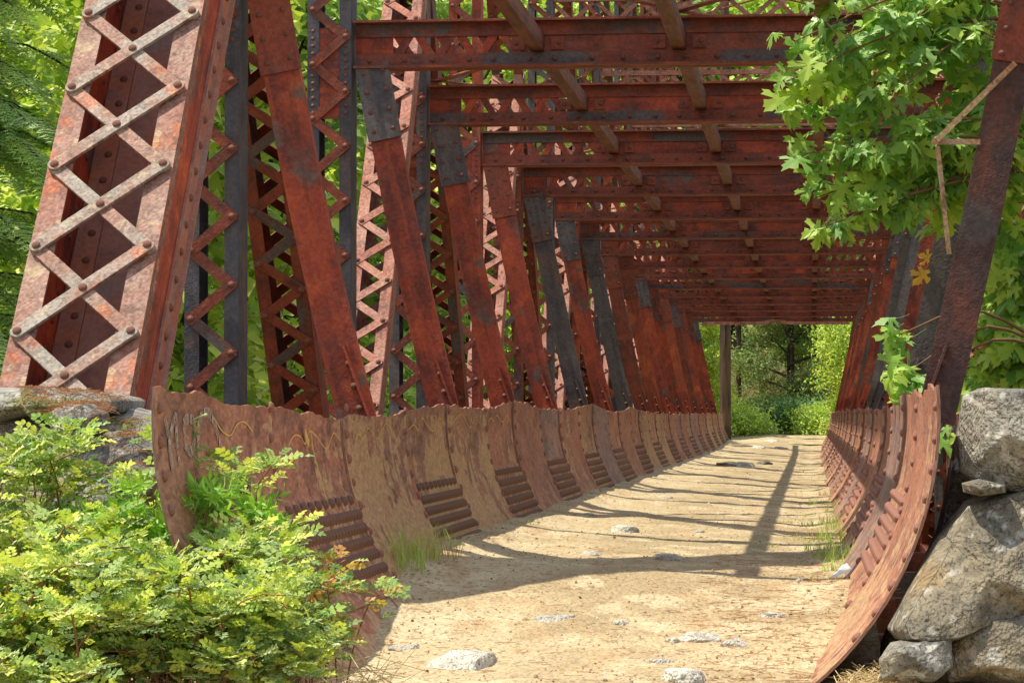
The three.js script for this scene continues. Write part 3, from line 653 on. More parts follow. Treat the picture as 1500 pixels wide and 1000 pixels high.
boulder([[1425, 742], [1462, 726], [1520, 722], [1600, 720], [1620, 930], [1500, 915], [1450, 922], [1400, 936], [1330, 936], [1316, 922], [1340, 870], [1382, 800]], 9.35, 0.75, 'warm', 'largest sloping granite boulder leaning beside the pipe end', { box: 0.55, rough: 0.04, tilt: 0.45, seg: 64 });
boulder([[1416, 710], [1440, 704], [1474, 712], [1476, 722], [1440, 727], [1418, 722]], 9.4, 0.3, 'warm', 'small flat rock wedged under the blocky granite boulder', { box: 0.5 });
boulder([[1392, 935], [1440, 915], [1500, 908], [1640, 905], [1640, 1010], [1395, 1004], [1384, 970]], 9.25, 0.6, 'warm', 'low tan granite block at the foot of the boulder stack', { box: 0.7 });
boulder([[1292, 972], [1310, 950], [1350, 944], [1394, 936], [1398, 980], [1370, 1000], [1292, 1000]], 9.2, 0.3, 'granite', 'jagged small grey rock by the dry straw clump', { box: 0.3, rough: 0.09 });
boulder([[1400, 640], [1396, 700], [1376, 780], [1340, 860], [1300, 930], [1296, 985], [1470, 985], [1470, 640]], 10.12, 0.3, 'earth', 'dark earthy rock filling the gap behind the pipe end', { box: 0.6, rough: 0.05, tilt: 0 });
boulder([1450, 640, 1700, 1000], 10.2, 1.2, 'warm', 'abutment rock hidden behind the granite boulder stack', { box: 0.85 });
leftRocks.push(
  boulder([[-140, 568], [40, 568], [110, 574], [150, 584], [148, 604], [60, 612], [-140, 632]], 9.75, 0.6, 'moss', 'flat mossy capstone at the foot of the latticed end post', { box: 0.8, rough: 0.04, tilt: 0.6 }),
  boulder([[62, 606], [80, 594], [112, 592], [134, 606], [136, 630], [110, 648], [70, 646]], 9.5, 0.3, 'moss', 'rounded mossy rock lying against the flat capstone', { box: 0.35 }),
  boulder([[-120, 624], [60, 606], [150, 600], [210, 612], [200, 660], [60, 740], [-120, 740]], 9.75, 0.6, 'moss', 'tan mossy slope of rock under the flat capstone', { box: 0.6, tilt: 0.9 }),
  boulder([[92, 664], [130, 645], [190, 640], [216, 656], [216, 690], [150, 706], [96, 700]], 9.5, 0.45, 'granite', 'pale grey rock on top of the wide abutment block', { box: 0.5, rough: 0.07 }),
  boulder([[52, 700], [100, 684], [180, 680], [220, 694], [226, 780], [200, 806], [60, 800]], 9.4, 0.5, 'granite', 'wide grey abutment block behind the wild roses', { box: 0.7 }),
  boulder([-120, 724, 90, 900], 9.4, 0.6, 'moss', 'large mossy abutment block buried in the rose bushes', { box: 0.8 }),
  boulder([90, 790, 240, 960], 9.4, 0.5, 'granite', 'lowest grey abutment block behind the wild roses', { box: 0.75 }),
  boulder([-420, 575, -120, 1000], 9.7, 1.0, 'moss', 'tall abutment block beside the mossy capstone', { box: 0.9 }));
// dry needles lying on the left abutment rocks
{
  const r = RNG(505), g = new THREE.BoxGeometry(0.05, 0.0015, 0.0015), N = 700, im = new THREE.InstancedMesh(g, M.litter, N), m4 = new THREE.Matrix4(), tops = [];
  for (const o of leftRocks) { const p = o.geometry.attributes.position; o.updateMatrixWorld(); for (let i = 0; i < p.count; i++) tops.push(V(0, 0, 0).fromBufferAttribute(p, i).applyMatrix4(o.matrixWorld)); }
  for (let i = 0; i < N; i++) {
    const c = P(rr(30, 215, r), 600, rr(9.45, 10.0, r)); let best = -9; for (const t of tops) if (Math.abs(t.x - c.x) < 0.03 && Math.abs(t.z - c.z) < 0.03 && t.y > best) best = t.y;
    c.y = best > -1 ? best + 0.004 : -2; m4.compose(c, new THREE.Quaternion().setFromEuler(new THREE.Euler(rr(-0.2, 0.2, r), r() * 6.3, rr(-0.25, 0.25, r))), V(1, 1, 1)); im.setMatrixAt(i, m4);
  }
  im.name = 'needle_litter'; scene.add(im); tag(im, 'rusty dry needles lying on the mossy abutment rocks', 'litter', null, 'stuff');
}

// ground hit of a photo pixel
function onGround(px, py) {
  let lo = 4, hi = 80;
  for (let k = 0; k < 40; k++) { const d = (lo + hi) / 2, p = P(px, py, d); if (p.y > G(p.x, d) + E) lo = d; else hi = d; }
  return P(px, py, (lo + hi) / 2);
}
// stones set in the path: centre pixel, width and height in pixels
const stones = [
  [670, 962, 96, 40, 'big pale flat stone embedded in the dirt near the rose bush'], [1000, 985, 62, 30, 'blocky white stone at the front of the path'],
  [1022, 929, 58, 16, 'long grey stone flush in the dirt'], [1076, 938, 44, 15, 'light grey stone with a dark crack in the dirt'], [988, 936, 22, 12, null],
  [812, 902, 54, 10, 'bluish white flat stone alone in the dirt'], [606, 944, 20, 13, null], [584, 946, 30, 8, null], [912, 772, 44, 18, 'mossy stone crossed by a beam shadow'],
  [980, 813, 38, 14, 'pale round stone touching the widest shadow'], [868, 809, 32, 9, null], [1129, 899, 34, 11, null], [910, 910, 24, 10, null], [1085, 679, 40, 12, 'white stone slab far along the path'],
  [1120, 677, 22, 11, 'brown stone far along the path'], [1065, 679, 34, 12, 'dark stone far along the path'], [1025, 777, 16, 7, null], [970, 966, 34, 10, null], [1130, 645, 26, 8, 'rounded grey stone where the path leaves the bridge'], [1112, 654, 20, 7, null], [1143, 655, 20, 7, null], [865, 752, 18, 7, null], [975, 727, 22, 6, null], [1172, 847, 12, 9, null], [700, 775, 20, 8, null],
];
stones.forEach(([px, py, w, h, label], i) => {
  const c = onGround(px, py + h * 0.3), d = -c.z, s = d / F, brown = i === 14 || i === 15;
  const m = mk(numbered('path_stone'), rockGeo(w * s, h * s * 1.5, w * s * 1.5, 300 + i * 5, 0.5, 0.07, 14), M.rock, scene); toneRock(m.geometry, brown ? 'warm' : 'pale', 4);
  m.position.copy(c); m.position.y -= h * s * 0.28; m.rotation.y = rr(-0.4, 0.4);
  tag(m, label ?? 'small pale stone half sunk in the dirt path', 'stone', label ? null : 'small stones sunk in the path');
});
// loose grit, twigs and needles on the path
function scatter(name, geo, mat, n, seed, place, label) {
  const r = RNG(seed), im = new THREE.InstancedMesh(geo, mat, n), m4 = new THREE.Matrix4(), q = new THREE.Quaternion();
  for (let i = 0; i < n; i++) { const [p, e, s, col] = place(r); q.setFromEuler(e); m4.compose(p, q, s); im.setMatrixAt(i, m4); if (col) im.setColorAt(i, col); }
  im.name = numbered(name); im.castShadow = im.receiveShadow = true; scene.add(im); tag(im, label, 'ground litter', null, 'stuff'); return im;
}
const grit = new THREE.IcosahedronGeometry(1, 0);
const gritMat = new THREE.MeshStandardMaterial({ color: 0xffffff, roughness: 1 });
const gritMat2 = new THREE.MeshStandardMaterial({ color: 0xffffff, roughness: 1, side: THREE.DoubleSide });
scatter('gravel', grit, gritMat, 3200, 611, (r) => {
  const d = 9 + 30 * Math.pow(r(), 2.2), X = d < 10.4 ? rr(-2.6, 1.2, r) : XC + rr(-0.98, 0.98, r), s = rr(0.002, 0.0055, r) * (r() < 0.05 ? 2 : 1), k = r();
  const c = k < 0.1 ? [0.14, 0.1, 0.06] : k < 0.75 ? [0.36, 0.28, 0.18] : [0.6, 0.53, 0.42];
  return [W(X, G(X, d) + s * 0.35, d), new THREE.Euler(r() * 6, r() * 6, r() * 6), V(s * rr(0.8, 1.8, r), s * 0.7, s), new THREE.Color().setRGB(...c)];
}, 'loose grit and pebbles strewn over the dirt path');
scatter('needle_litter', new THREE.BoxGeometry(1, 0.0016, 0.0018), M.litter, 1500, 612, (r) => {
  const d = 9 + 6 * Math.pow(r(), 1.6), right = r() < 0.7, X = right ? rr(-0.5, 0.42, r) : rr(-2.2, 0.3, r);
  return [W(X, G(X, d) + 0.003, d), new THREE.Euler(0, r() * 6.28, rr(-0.08, 0.08, r)), V(rr(0.025, 0.08, r), 1, 1)];
}, 'fallen brown needles scattered on the dirt by the pipe end');
scatter('leaf_litter', geoOf([0, 0, -0.5, 0.32, 0.06, 0, 0, 0.02, 0.5, -0.3, 0.08, 0.05], [0, 1, 2, 0, 2, 3]), gritMat2, 700, 617, (r) => {
  const left = r() < 0.3, d = 9.4 + 16 * Math.pow(r(), 1.5), X = left ? XC - 1.02 + 0.25 * Math.pow(r(), 1.6) : d < 10.6 ? rr(-0.35, 0.3, r) : XC + 1.0 - 0.35 * Math.pow(r(), 1.6), c = [[0.22, 0.12, 0.06], [0.34, 0.22, 0.11], [0.28, 0.17, 0.09], [0.42, 0.31, 0.17]][Math.floor(r() * 4)], s = rr(0.012, 0.032, r);
  return [W(X, G(X, d) + 0.004, d), new THREE.Euler(rr(-0.3, 0.3, r), r() * 6.28, rr(-0.3, 0.3, r)), V(s, s, s), new THREE.Color().setRGB(...c)];
}, 'brown dry leaf scraps lying along the edges of the path');
scatter('dry_grass', new THREE.BoxGeometry(1, 0.002, 0.0025), M.straw, 260, 613, (r) => {
  const u = r(), c = P(lerp(1235, 1345, u) + rr(-12, 12, r), 960, rr(9.3, 9.75, r)); c.y = G(c.x, -c.z) + E + 0.01 + rr(0, 0.07, r) * (0.35 + u);
  return [c, new THREE.Euler(rr(-0.4, 0.4, r), r() * 6.28, rr(-0.45, 0.45, r)), V(rr(0.05, 0.14, r), 1, 1)];
}, 'clump of dry straw caught under the pipe end');
// white scrap lying by the grass
{
  const c = onGround(1231, 846), g = new THREE.PlaneGeometry(0.11, 0.05, 8, 4), p = g.attributes.position;
  for (let i = 0; i < p.count; i++) p.setZ(i, 0.014 * n3(p.getX(i) * 40, p.getY(i) * 40, 3));
  g.rotateX(-Math.PI / 2 + 0.5); g.computeVertexNormals(); const m = mk('paper_scrap', g, M.paper, scene); m.position.copy(c).add(V(0, 0.025, 0)); m.rotation.set(0, 0.2, 0.55);
  tag(m, 'crumpled white scrap lying in the grass beside the pipe', 'litter');
}

// ---------------------------------------------------------------- grass and shrubs
function bladeGeo(n, len, spread, seed, wd = 0.006) {
  const r = RNG(seed), p = [], idx = [];
  for (let b = 0; b < n; b++) {
    const a = r() * 6.283, x0 = rr(-spread, spread, r), z0 = rr(-spread, spread, r), L = len * rr(0.45, 1, r), bend = rr(0.2, 1.0, r) * L, ca = Math.cos(a), sa = Math.sin(a);
    for (let k = 0; k <= 4; k++) { const t = k / 4, w = wd * (1 - t * 0.95) / 2, x = x0 + ca * bend * t * t, z = z0 + sa * bend * t * t, y = L * t * (1 - 0.25 * t * bend / L); p.push(x - sa * w, y, z + ca * w, x + sa * w, y, z - ca * w); if (k) { const o = p.length / 3 - 4; idx.push(o, o + 1, o + 3, o, o + 3, o + 2); } }
  }
  const g = new THREE.BufferGeometry(); g.setAttribute('position', new THREE.Float32BufferAttribute(p, 3)); g.setIndex(idx); g.computeVertexNormals(); return g;
}
const grassMat = leafMat(0xa6c050, 0.4, 0.85), grassDry = leafMat(0xb9a763, 0.3, 0.8);
const tufts = [[1228, 790, 0.16, 90], [1238, 775, 0.15, 80], [1246, 820, 0.16, 80], [1205, 805, 0.09, 70], [1180, 785, 0.06, 60], [1232, 750, 0.14, 60], [1150, 765, 0.04, 40], [560, 835, 0.26, 130], [590, 822, 0.22, 110], [625, 815, 0.2, 120], [640, 800, 0.16, 40], [545, 830, 0.2, 30], [1222, 815, 0.12, 90], [1235, 835, 0.10, 60], [1212, 790, 0.10, 60], [1242, 800, 0.14, 80], [1190, 770, 0.08, 60], [1225, 765, 0.12, 70], [1200, 738, 0.08, 50], [1215, 725, 0.09, 40], [1165, 790, 0.05, 40], [1125, 800, 0.04, 30], [775, 767, 0.06, 14], [1180, 757, 0.05, 40], [1215, 850, 0.06, 30], [912, 778, 0.03, 20], [1045, 652, 0.12, 50], [1190, 640, 0.2, 60]];
tufts.forEach(([px, py, len, n], i) => {
  const c = onGround(px, py), m = mk(numbered('grass_tuft'), bladeGeo(n, len, len * 0.45 + 0.06, 900 + i, 0.005), i % 5 === 4 ? grassDry : grassMat, scene); m.position.copy(c); m.position.y -= 0.005;
  tag(m, px < 800 ? 'green grass tuft growing at the foot of the shaded pipe wall' : 'low green grass tuft growing along the sunlit pipe wall', 'grass', px < 800 ? 'grass at the shaded wall' : 'grass at the sunlit wall', 'stuff');
});
// pinnate rose leaf: seven leaflets
function leaflet(p, idx, o, dir, side, L, w, fold) {
  const n = dir.clone().cross(side).normalize(), k = p.length / 3, at = (t, s, h) => { const v = o.clone().addScaledVector(dir, t * L).addScaledVector(side, s * w / 2).addScaledVector(n, h); p.push(v.x, v.y, v.z); };
  at(0, 0, 0); at(0.35, -0.9, fold); at(0.35, 0, 0); at(0.35, 0.9, fold); at(0.72, -0.7, fold); at(0.72, 0, 0); at(0.72, 0.7, fold); at(1, 0, 0);
  for (const t of [[0, 2, 1], [0, 3, 2], [1, 2, 5], [1, 5, 4], [2, 3, 6], [2, 6, 5], [4, 5, 7], [5, 6, 7]]) idx.push(k + t[0], k + t[1], k + t[2]);
}
function geoOf(p, idx) { const g = new THREE.BufferGeometry(); g.setAttribute('position', new THREE.Float32BufferAttribute(p, 3)); g.setIndex(idx); g.computeVertexNormals(); return g; }
function pinnate(L, lw, n) {
  const p = [], idx = [];
  for (let k = 0; k < n; k++) { const t = 0.3 + 0.6 * k / (n - 1); for (const e of [-1, 1]) leaflet(p, idx, V(0, 0.12 * t * L * (1 - t), L * t), V(e, 0.1, 0.55).normalize(), V(-0.5 * e, 0, 0.85).normalize(), lw * 1.3, lw, 0.003); }
  leaflet(p, idx, V(0, 0, L * 0.95), V(0, -0.15, 1).normalize(), V(1, 0, 0), lw * 1.4, lw, 0.003); return geoOf(p, idx);
}
const roseLeaf = pinnate(0.058, 0.0165, 3);
const lanceLeaf = (() => { const p = [], idx = []; for (let k = 0; k < 7; k++) { const a = k * 2.4, y = k * 0.008; leaflet(p, idx, V(0, 0, y), V(Math.cos(a) * 0.75, Math.sin(a) * 0.75, 0.65).normalize(), V(-Math.sin(a), Math.cos(a), 0), 0.042, 0.011, 0.002); } return geoOf(p, idx); })();
function shrub(px, py, d, h, spread, stems, leafGeo, per, seed, cols, label, group, extra = 0, lscale = 1) {
  const r = RNG(seed), top = P(px, py, d), X = top.x, y0 = G(X, d) + E, g = thing('shrub', label, 'shrub', group, V(X, y0, -d)), H = Math.max(h, top.y - y0);
  const stemG = [], mats = [], colr = [];
  for (let s = 0; s < stems; s++) {
    const a = r() * 6.283, lean = spread * Math.sqrt(r()), tall = H * rr(0.3, 1, r), bx = rr(-0.12, 0.12, r), bz = rr(-0.12, 0.12, r), droop = rr(0.0, 0.25, r);
    const c = new THREE.CatmullRomCurve3([V(bx, -0.02, bz), V(bx + Math.cos(a) * lean * 0.25, tall * 0.5, bz + Math.sin(a) * lean * 0.25), V(bx + Math.cos(a) * lean * 0.7, tall * 0.92, bz + Math.sin(a) * lean * 0.7), V(bx + Math.cos(a) * lean * 1.05, tall * (1 - droop), bz + Math.sin(a) * lean * 1.05)]);
    stemG.push(new THREE.TubeGeometry(c, 8, rr(0.002, 0.0035, r), 4));
    for (let k = 0; k < per; k++) {
      const t = Math.pow(rr(0.2, 1, r), 0.7), q = c.getPoint(t), b = r() * 6.283, side = rr(0.0, 0.09, r) * (1.2 - t * 0.7);
      const dir = V(Math.cos(b), rr(-0.2, 0.7, r), Math.sin(b)).normalize(); q.addScaledVector(dir, side);
      const up = V(rr(-0.9, 0.7, r), 1, rr(-0.5, 1.1, r)).normalize(), m = new THREE.Matrix4(), x = up.clone().cross(dir).normalize(), y = dir.clone().cross(x);
      const sc = rr(0.55, 1.25, r) * lscale; m.makeBasis(x, y, dir).scale(V(sc, sc, sc)).setPosition(q); mats.push(m);
      const cc = cols[Math.floor(r() * cols.length)], f = rr(0.75, 1.2, r); colr.push(new THREE.Color(cc).multiplyScalar(f));
    }
  }
  mk('stems', mergeGeometries(stemG), M.cane, g);
  const im = new THREE.InstancedMesh(leafGeo, M.leaf, mats.length); mats.forEach((m, i) => { im.setMatrixAt(i, m); im.setColorAt(i, colr[i]); });
  im.name = 'foliage'; im.castShadow = im.receiveShadow = true; im.userData.kind = 'stuff'; g.add(im); return g;
}
const roseC = [0xccd444, 0xb4c840, 0x9cb848, 0xdae050, 0xa8bc60, 0x86a83e, 0xc8d444, 0x74963a], limeC = [0x94cc30, 0x84bc2c, 0xaad83c];
for (const [px, py, d, sd] of [[70, 640, 8.8, 1], [150, 690, 8.7, 2], [395, 735, 8.6, 3], [215, 640, 8.9, 4]]) shrub(px, py, d, 0.4, 0.14, 4, roseLeaf, 40, 60 + sd, roseC, 'thin upright rose shoots standing above the wild rose bushes', 'upright rose shoots');
const RL = 'arching wild rose bush with small pale leaflets before the abutment', RG = 'wild rose bushes before the abutment';
for (const [px, py, d, sp, st, sd] of [[15, 575, 8.9, 0.34, 16, 1], [-60, 620, 8.6, 0.45, 22, 2], [105, 690, 8.75, 0.36, 8, 3], [50, 745, 8.3, 0.42, 14, 4], [200, 770, 8.45, 0.34, 10, 5], [310, 745, 8.45, 0.3, 18, 6], [-20, 790, 8.0, 0.4, 26, 7], [150, 800, 8.1, 0.4, 26, 8], [280, 810, 8.1, 0.34, 22, 9], [385, 790, 8.5, 0.24, 14, 10], [90, 860, 7.9, 0.4, 24, 19], [350, 850, 8.2, 0.26, 16, 20]])
  shrub(px, py, d, 0.25, sp, st, roseLeaf, 52, 70 + sd, roseC, RL, RG);
shrub(255, 535, 8.95, 0.5, 0.12, 7, roseLeaf, 40, 101, roseC, 'tallest thin rose shoots rising past the sprayed letters', null);
shrub(330, 590, 8.9, 0.5, 0.16, 9, roseLeaf, 40, 102, roseC, 'rose shoots with thorny bowed stem before the sprayed letters', null);
shrub(425, 735, 8.75, 0.3, 0.2, 8, roseLeaf, 34, 103, roseC, 'rose shoots reaching out over the path from the bushes', null);
shrub(445, 820, 8.7, 0.2, 0.2, 14, roseLeaf, 34, 104, [0x9dbb45, 0x86ac3c, 0xc9b040, 0xc48a3a, 0x7fa856], 'low rose bush with yellow and orange leaves at the path edge', null);
shrub(265, 690, 8.75, 0.4, 0.2, 22, lanceLeaf, 34, 105, limeC, 'bright green narrow-leaved bush among the wild roses', null, 0, 1.15);
shrub(190, 720, 8.7, 0.4, 0.2, 16, lanceLeaf, 34, 106, limeC, 'smaller bright green narrow-leaved bush among the wild roses', null, 0, 1.15);
scatter('dry_grass', new THREE.BoxGeometry(1, 0.002, 0.0025), M.straw, 500, 614, (r) => {
  const d = rr(8.2, 9.1, r), X = rr(-3, -1.35, r);
  return [W(X, G(X, d) + rr(0.01, 0.12, r), d), new THREE.Euler(rr(-0.5, 0.5, r), r() * 6.3, rr(-0.7, 0.9, r)), V(rr(0.08, 0.25, r), 1, 1)];
}, 'dry straw tangled under the wild rose bushes');

// ---------------------------------------------------------------- big-leaf maple reaching in from the side
function mapleLeafGeo(curl, cup, wob, seed) {
  const half = [[0, 0], [0.1, -0.05], [0.34, -0.2], [0.32, -0.07], [0.52, -0.08], [0.38, 0.07], [0.24, 0.15], [0.5, 0.25], [0.6, 0.2], [0.82, 0.36], [0.68, 0.42], [0.72, 0.6], [0.5, 0.5], [0.3, 0.4], [0.17, 0.42], [0.25, 0.6], [0.36, 0.7], [0.22, 0.76], [0.2, 0.9], [0.1, 0.9], [0, 1.12]];
  const r = RNG(seed), out = [...half, ...half.slice(1, -1).reverse().map(([x, y]) => [-x, y])].map(([x, y]) => [x * rr(0.86, 1.12, r), y * rr(0.93, 1.08, r)]), p = [], idx = [];
  const put = (x, y) => p.push(x, y, -curl * x * x - curl * 0.8 * (y - 0.3) * (y - 0.3) + cup * Math.abs(x) + wob * Math.sin(x * 7 + seed) * Math.sin(y * 6));
  put(0, 0.3); out.forEach(([x, y]) => put(x * 0.5, 0.15 + y * 0.5)); out.forEach(([x, y]) => put(x, y));
  const n = out.length; for (let k = 0; k < n; k++) { const j = (k + 1) % n; idx.push(0, 1 + k, 1 + j, 1 + k, 1 + n + k, 1 + n + j, 1 + k, 1 + n + j, 1 + j); }
  const q = p.length / 3; p.push(-0.012, 0.02, 0, 0.012, 0.02, 0, 0.01, -0.35, 0.05, -0.01, -0.35, 0.05, 0.008, -0.7, 0.16, -0.008, -0.7, 0.16); idx.push(q, q + 3, q + 2, q, q + 2, q + 1, q + 3, q + 5, q + 4, q + 3, q + 4, q + 2);
  return geoOf(p, idx);
}
const mapleGeos = [mapleLeafGeo(0.3, 0.16, 0.03, 1), mapleLeafGeo(0.55, 0.05, 0.05, 2), mapleLeafGeo(0.12, 0.3, 0.04, 3), mapleLeafGeo(0.7, 0.35, 0.05, 4)], mapleGeo = mapleGeos[0];
const mapleTree = thing('maple_tree', 'big-leaf maple with broad lobed leaves reaching in over the sunlit pipe wall', 'tree', null, W(2.6, terrainY(2.6, 15.2), 15.2));
{
  const base = mapleTree.position, r = RNG(808), loc = (v) => v.clone().sub(base);
  const tube = (pts, r0, r1, n = 12) => { const c = new THREE.CatmullRomCurve3(pts), g = new THREE.TubeGeometry(c, n, 1, 6), p = g.attributes.position; for (let i = 0; i <= n; i++) { const o = c.getPointAt(i / n), rad = lerp(r0, r1, i / n); for (let j = 0; j <= 6; j++) { const k = i * 7 + j; p.setXYZ(k, o.x + (p.getX(k) - o.x) * rad, o.y + (p.getY(k) - o.y) * rad, o.z + (p.getZ(k) - o.z) * rad); } } return g; };
  mk('trunk', tube([V(0, -0.3, 0), V(0.1, 3, 0.1), V(0.2, 6, 0), V(0.5, 11, -0.3)], 0.22, 0.1, 16), M.bark, mapleTree);
  const hub = P(1520, 20, 15.0), hub2 = P(1560, 240, 14.9), hub3 = P(1560, 520, 14.8), trunkAt = W(2.7, 1.2, 15.2), limbs = [];
  limbs.push(tube([loc(trunkAt), loc(hub)], 0.05, 0.03), tube([loc(W(2.7, 0.2, 15.2)), loc(hub2)], 0.04, 0.02), tube([loc(W(2.7, -0.6, 15.2)), loc(hub3)], 0.03, 0.016));
  // twigs: from, to (pixels), depth at the tip, leaves
  const twigs = [
    [hub, 1195, 10, 14.6, 26], [hub, 1165, 60, 14.4, 24], [hub, 1150, 120, 14.3, 30], [hub, 1148, 165, 14.5, 30], [hub, 1185, 195, 14.7, 28], [hub, 1240, 100, 14.9, 30], [hub, 1290, 60, 14.5, 30], [hub, 1300, 150, 14.4, 32], [hub, 1260, 40, 15.2, 26], [hub, 1350, 120, 14.8, 26],
    [hub2, 1180, 225, 14.5, 24], [hub2, 1235, 205, 14.7, 28], [hub2, 1280, 225, 14.4, 30], [hub2, 1195, 290, 14.5, 22], [hub2, 1200, 335, 14.4, 26], [hub2, 1260, 320, 14.5, 28], [hub2, 1300, 335, 14.6, 18], [hub2, 1330, 250, 14.8, 26], [hub2, 1360, 200, 15.0, 24], [hub2, 1310, 290, 14.7, 26], [hub2, 1400, 130, 14.9, 26], [hub2, 1430, 40, 14.7, 26],
    [hub, 1420, 80, 15.4, 24], [hub, 1340, 30, 15.3, 26], [hub2, 1440, 260, 15.2, 22], [hub2, 1370, 330, 15.0, 10],
    [hub3, 1450, 300, 15.3, 26], [hub3, 1450, 420, 15.3, 30], [hub3, 1430, 480, 15.2, 40], [hub3, 1490, 440, 15.4, 40], [hub3, 1500, 330, 15.4, 40], [hub3, 1490, 560, 15.4, 40], [hub3, 1440, 560, 15.0, 26], [hub3, 1480, 380, 15.0, 26], [hub3, 1490, 500, 14.8, 26], [hub3, 1410, 600, 15.4, 20], [hub3, 1400, 640, 15.5, 14], [hub3, 1480, 600, 15.0, 20],
    [hub, 1380, 60, 15.6, 40], [hub, 1250, 170, 14.6, 30], [hub, 1300, 20, 14.8, 34], [hub2, 1240, 280, 14.7, 26], [hub2, 1340, 180, 14.5, 34], [hub2, 1390, 280, 14.9, 22], [hub, 1330, 90, 15.7, 34], [hub2, 1400, 200, 15.7, 34], [hub2, 1350, 260, 15.6, 30], [hub2, 1430, 150, 15.8, 34], [hub, 1220, 130, 15.2, 30], [hub, 1210, 70, 15.0, 30], [hub2, 1270, 270, 15.0, 28], [hub2, 1460, 320, 15.6, 28], [hub3, 1318, 490, 13.9, 7], [hub3, 1330, 545, 13.8, 6], [hub3, 1338, 575, 13.7, 5],
  ];
  const leaves = [], tw = [];
  for (const [h, tx, ty, td, n] of twigs) {
    const tip = P(tx, ty, td), mid = h.clone().lerp(tip, 0.55).add(V(rr(-0.05, 0.05, r), rr(0.06, 0.2, r), 0)), c = new THREE.CatmullRomCurve3([h, mid, tip]);
    tw.push(tube([loc(h), loc(mid), loc(tip)], 0.012, 0.003, 8));
    const solo = n < 8;
    for (let k = 0; k < n; k++) {
      const t = solo ? rr(0.9, 1, r) : rr(0.22, 1.0, r), q = c.getPoint(t), e = k % 2 ? 1 : -1, pet = rr(0.03, 0.13, r);
      const out = V(-0.75 * rr(0.4, 1.2, r), e * rr(0.0, 0.9, r) - 0.15, rr(-0.5, 0.8, r)).normalize(); q.addScaledVector(out, pet);
      const dir = V(-0.6 + rr(-0.7, 0.7, r), -0.55 + rr(-0.5, 0.55, r), rr(-0.4, 0.55, r)).normalize();
      const nz = V(rr(-0.7, 0.5, r), rr(0.25, 1, r), rr(0.1, 0.95, r)).normalize(), x = dir.clone().cross(nz).normalize(), z = x.clone().cross(dir), s = rr(0.07, 0.15, r);
      leaves.push([new THREE.Matrix4().makeBasis(x, dir, z).scale(V(s, s, s * rr(0.4, 2.2, r))).setPosition(loc(q)), q.z]);
    }
  }
  mk('limbs', mergeGeometries(limbs), M.bark, mapleTree); mk('twigs', mergeGeometries(tw), M.twig, mapleTree);
  leaves.sort((a, b) => b[1] - a[1]);
  leaves.slice(0, 295).forEach(([m], i) => { const l = mk('leaf', mapleGeos[(i * 7) % 4], [M.maple, M.mapleB, M.mapleC][i % 3], mapleTree); m.decompose(l.position, l.quaternion, l.scale); });
  const rest = leaves.slice(295), im = new THREE.InstancedMesh(mapleGeo, M.leaf, rest.length + 1500);
  rest.forEach(([m], i) => { im.setMatrixAt(i, m); im.setColorAt(i, new THREE.Color([0x94c030, 0xb0d038, 0x78ac2e, 0xc4dc44][i % 4])); });
  // the crown behind, out to the side and above
  for (let k = 0; k < 1500; k++) {
    const a = r() * 6.28, el = rr(-0.9, 1.2, r), rad = rr(0.5, 1, r), q = V(0.95 + Math.cos(a) * Math.cos(el) * 1.9 * rad, -base.y + E + 2.0 + Math.sin(el) * 3.4 * rad, -0.9 + Math.sin(a) * Math.cos(el) * 2.1 * rad);
    const dir = V(rr(-1, 1, r), rr(-1, 0.2, r), rr(-1, 1, r)).normalize(), nz = V(rr(-0.6, 0.6, r), 1, rr(-0.2, 0.8, r)).normalize(), x = dir.clone().cross(nz).normalize(), z = x.clone().cross(dir), s = rr(0.11, 0.2, r);
    im.setMatrixAt(rest.length + k, new THREE.Matrix4().makeBasis(x, dir, z).scale(V(s, s, s)).setPosition(q)); im.setColorAt(rest.length + k, new THREE.Color([0x94c030, 0xb0d038, 0x78ac2e, 0xc4dc44][k % 4]));
  }
  im.name = 'crown'; im.userData.kind = 'stuff'; im.castShadow = im.receiveShadow = true; mapleTree.add(im);
  // withered leaves
  for (const [px, py, d, s, rz] of [[1354, 396, 13.6, 0.09, 2.6], [1362, 378, 13.6, 0.06, 1.2]]) { const l = mk('leaf', mapleGeo, M.mapleYellow, mapleTree); l.position.copy(loc(P(px, py, d))); l.rotation.set(0.4, 0.5, rz); l.scale.set(s, s, s * 2.5); l.userData.label = 'withered yellow leaf'; }
}
// --- loose angle-iron bracket on the near leaning post
{
  const d = 12.93, br = grp('angle_bracket', bridge), a = P(1488, 92, d), b = P(1372, 206, d), c = P(1437, 207, d), e = P(1366, 207, d), f = P(1374, 214, d - 0.02), h = P(1391, 372, d);
  const L = (p, q, w) => { const g = new GB(); g.bar(p, q, w, 0.006, Y3.clone().cross(q.clone().sub(p)).lengthSq() ? Z3.clone().cross(q.clone().sub(p)).normalize() : X3); g.bar(p.clone().add(V(0, 0, -0.016)), q.clone().add(V(0, 0, -0.016)), 0.006, 0.028, Z3.clone().cross(q.clone().sub(p)).normalize()); g.build('angle_bar', M.tanSteel, br); };
  L(b, a, 0.026); L(e.add(V(0, 0, -0.02)), c.add(V(0, 0, -0.02)), 0.026); L(f, h, 0.022);
}

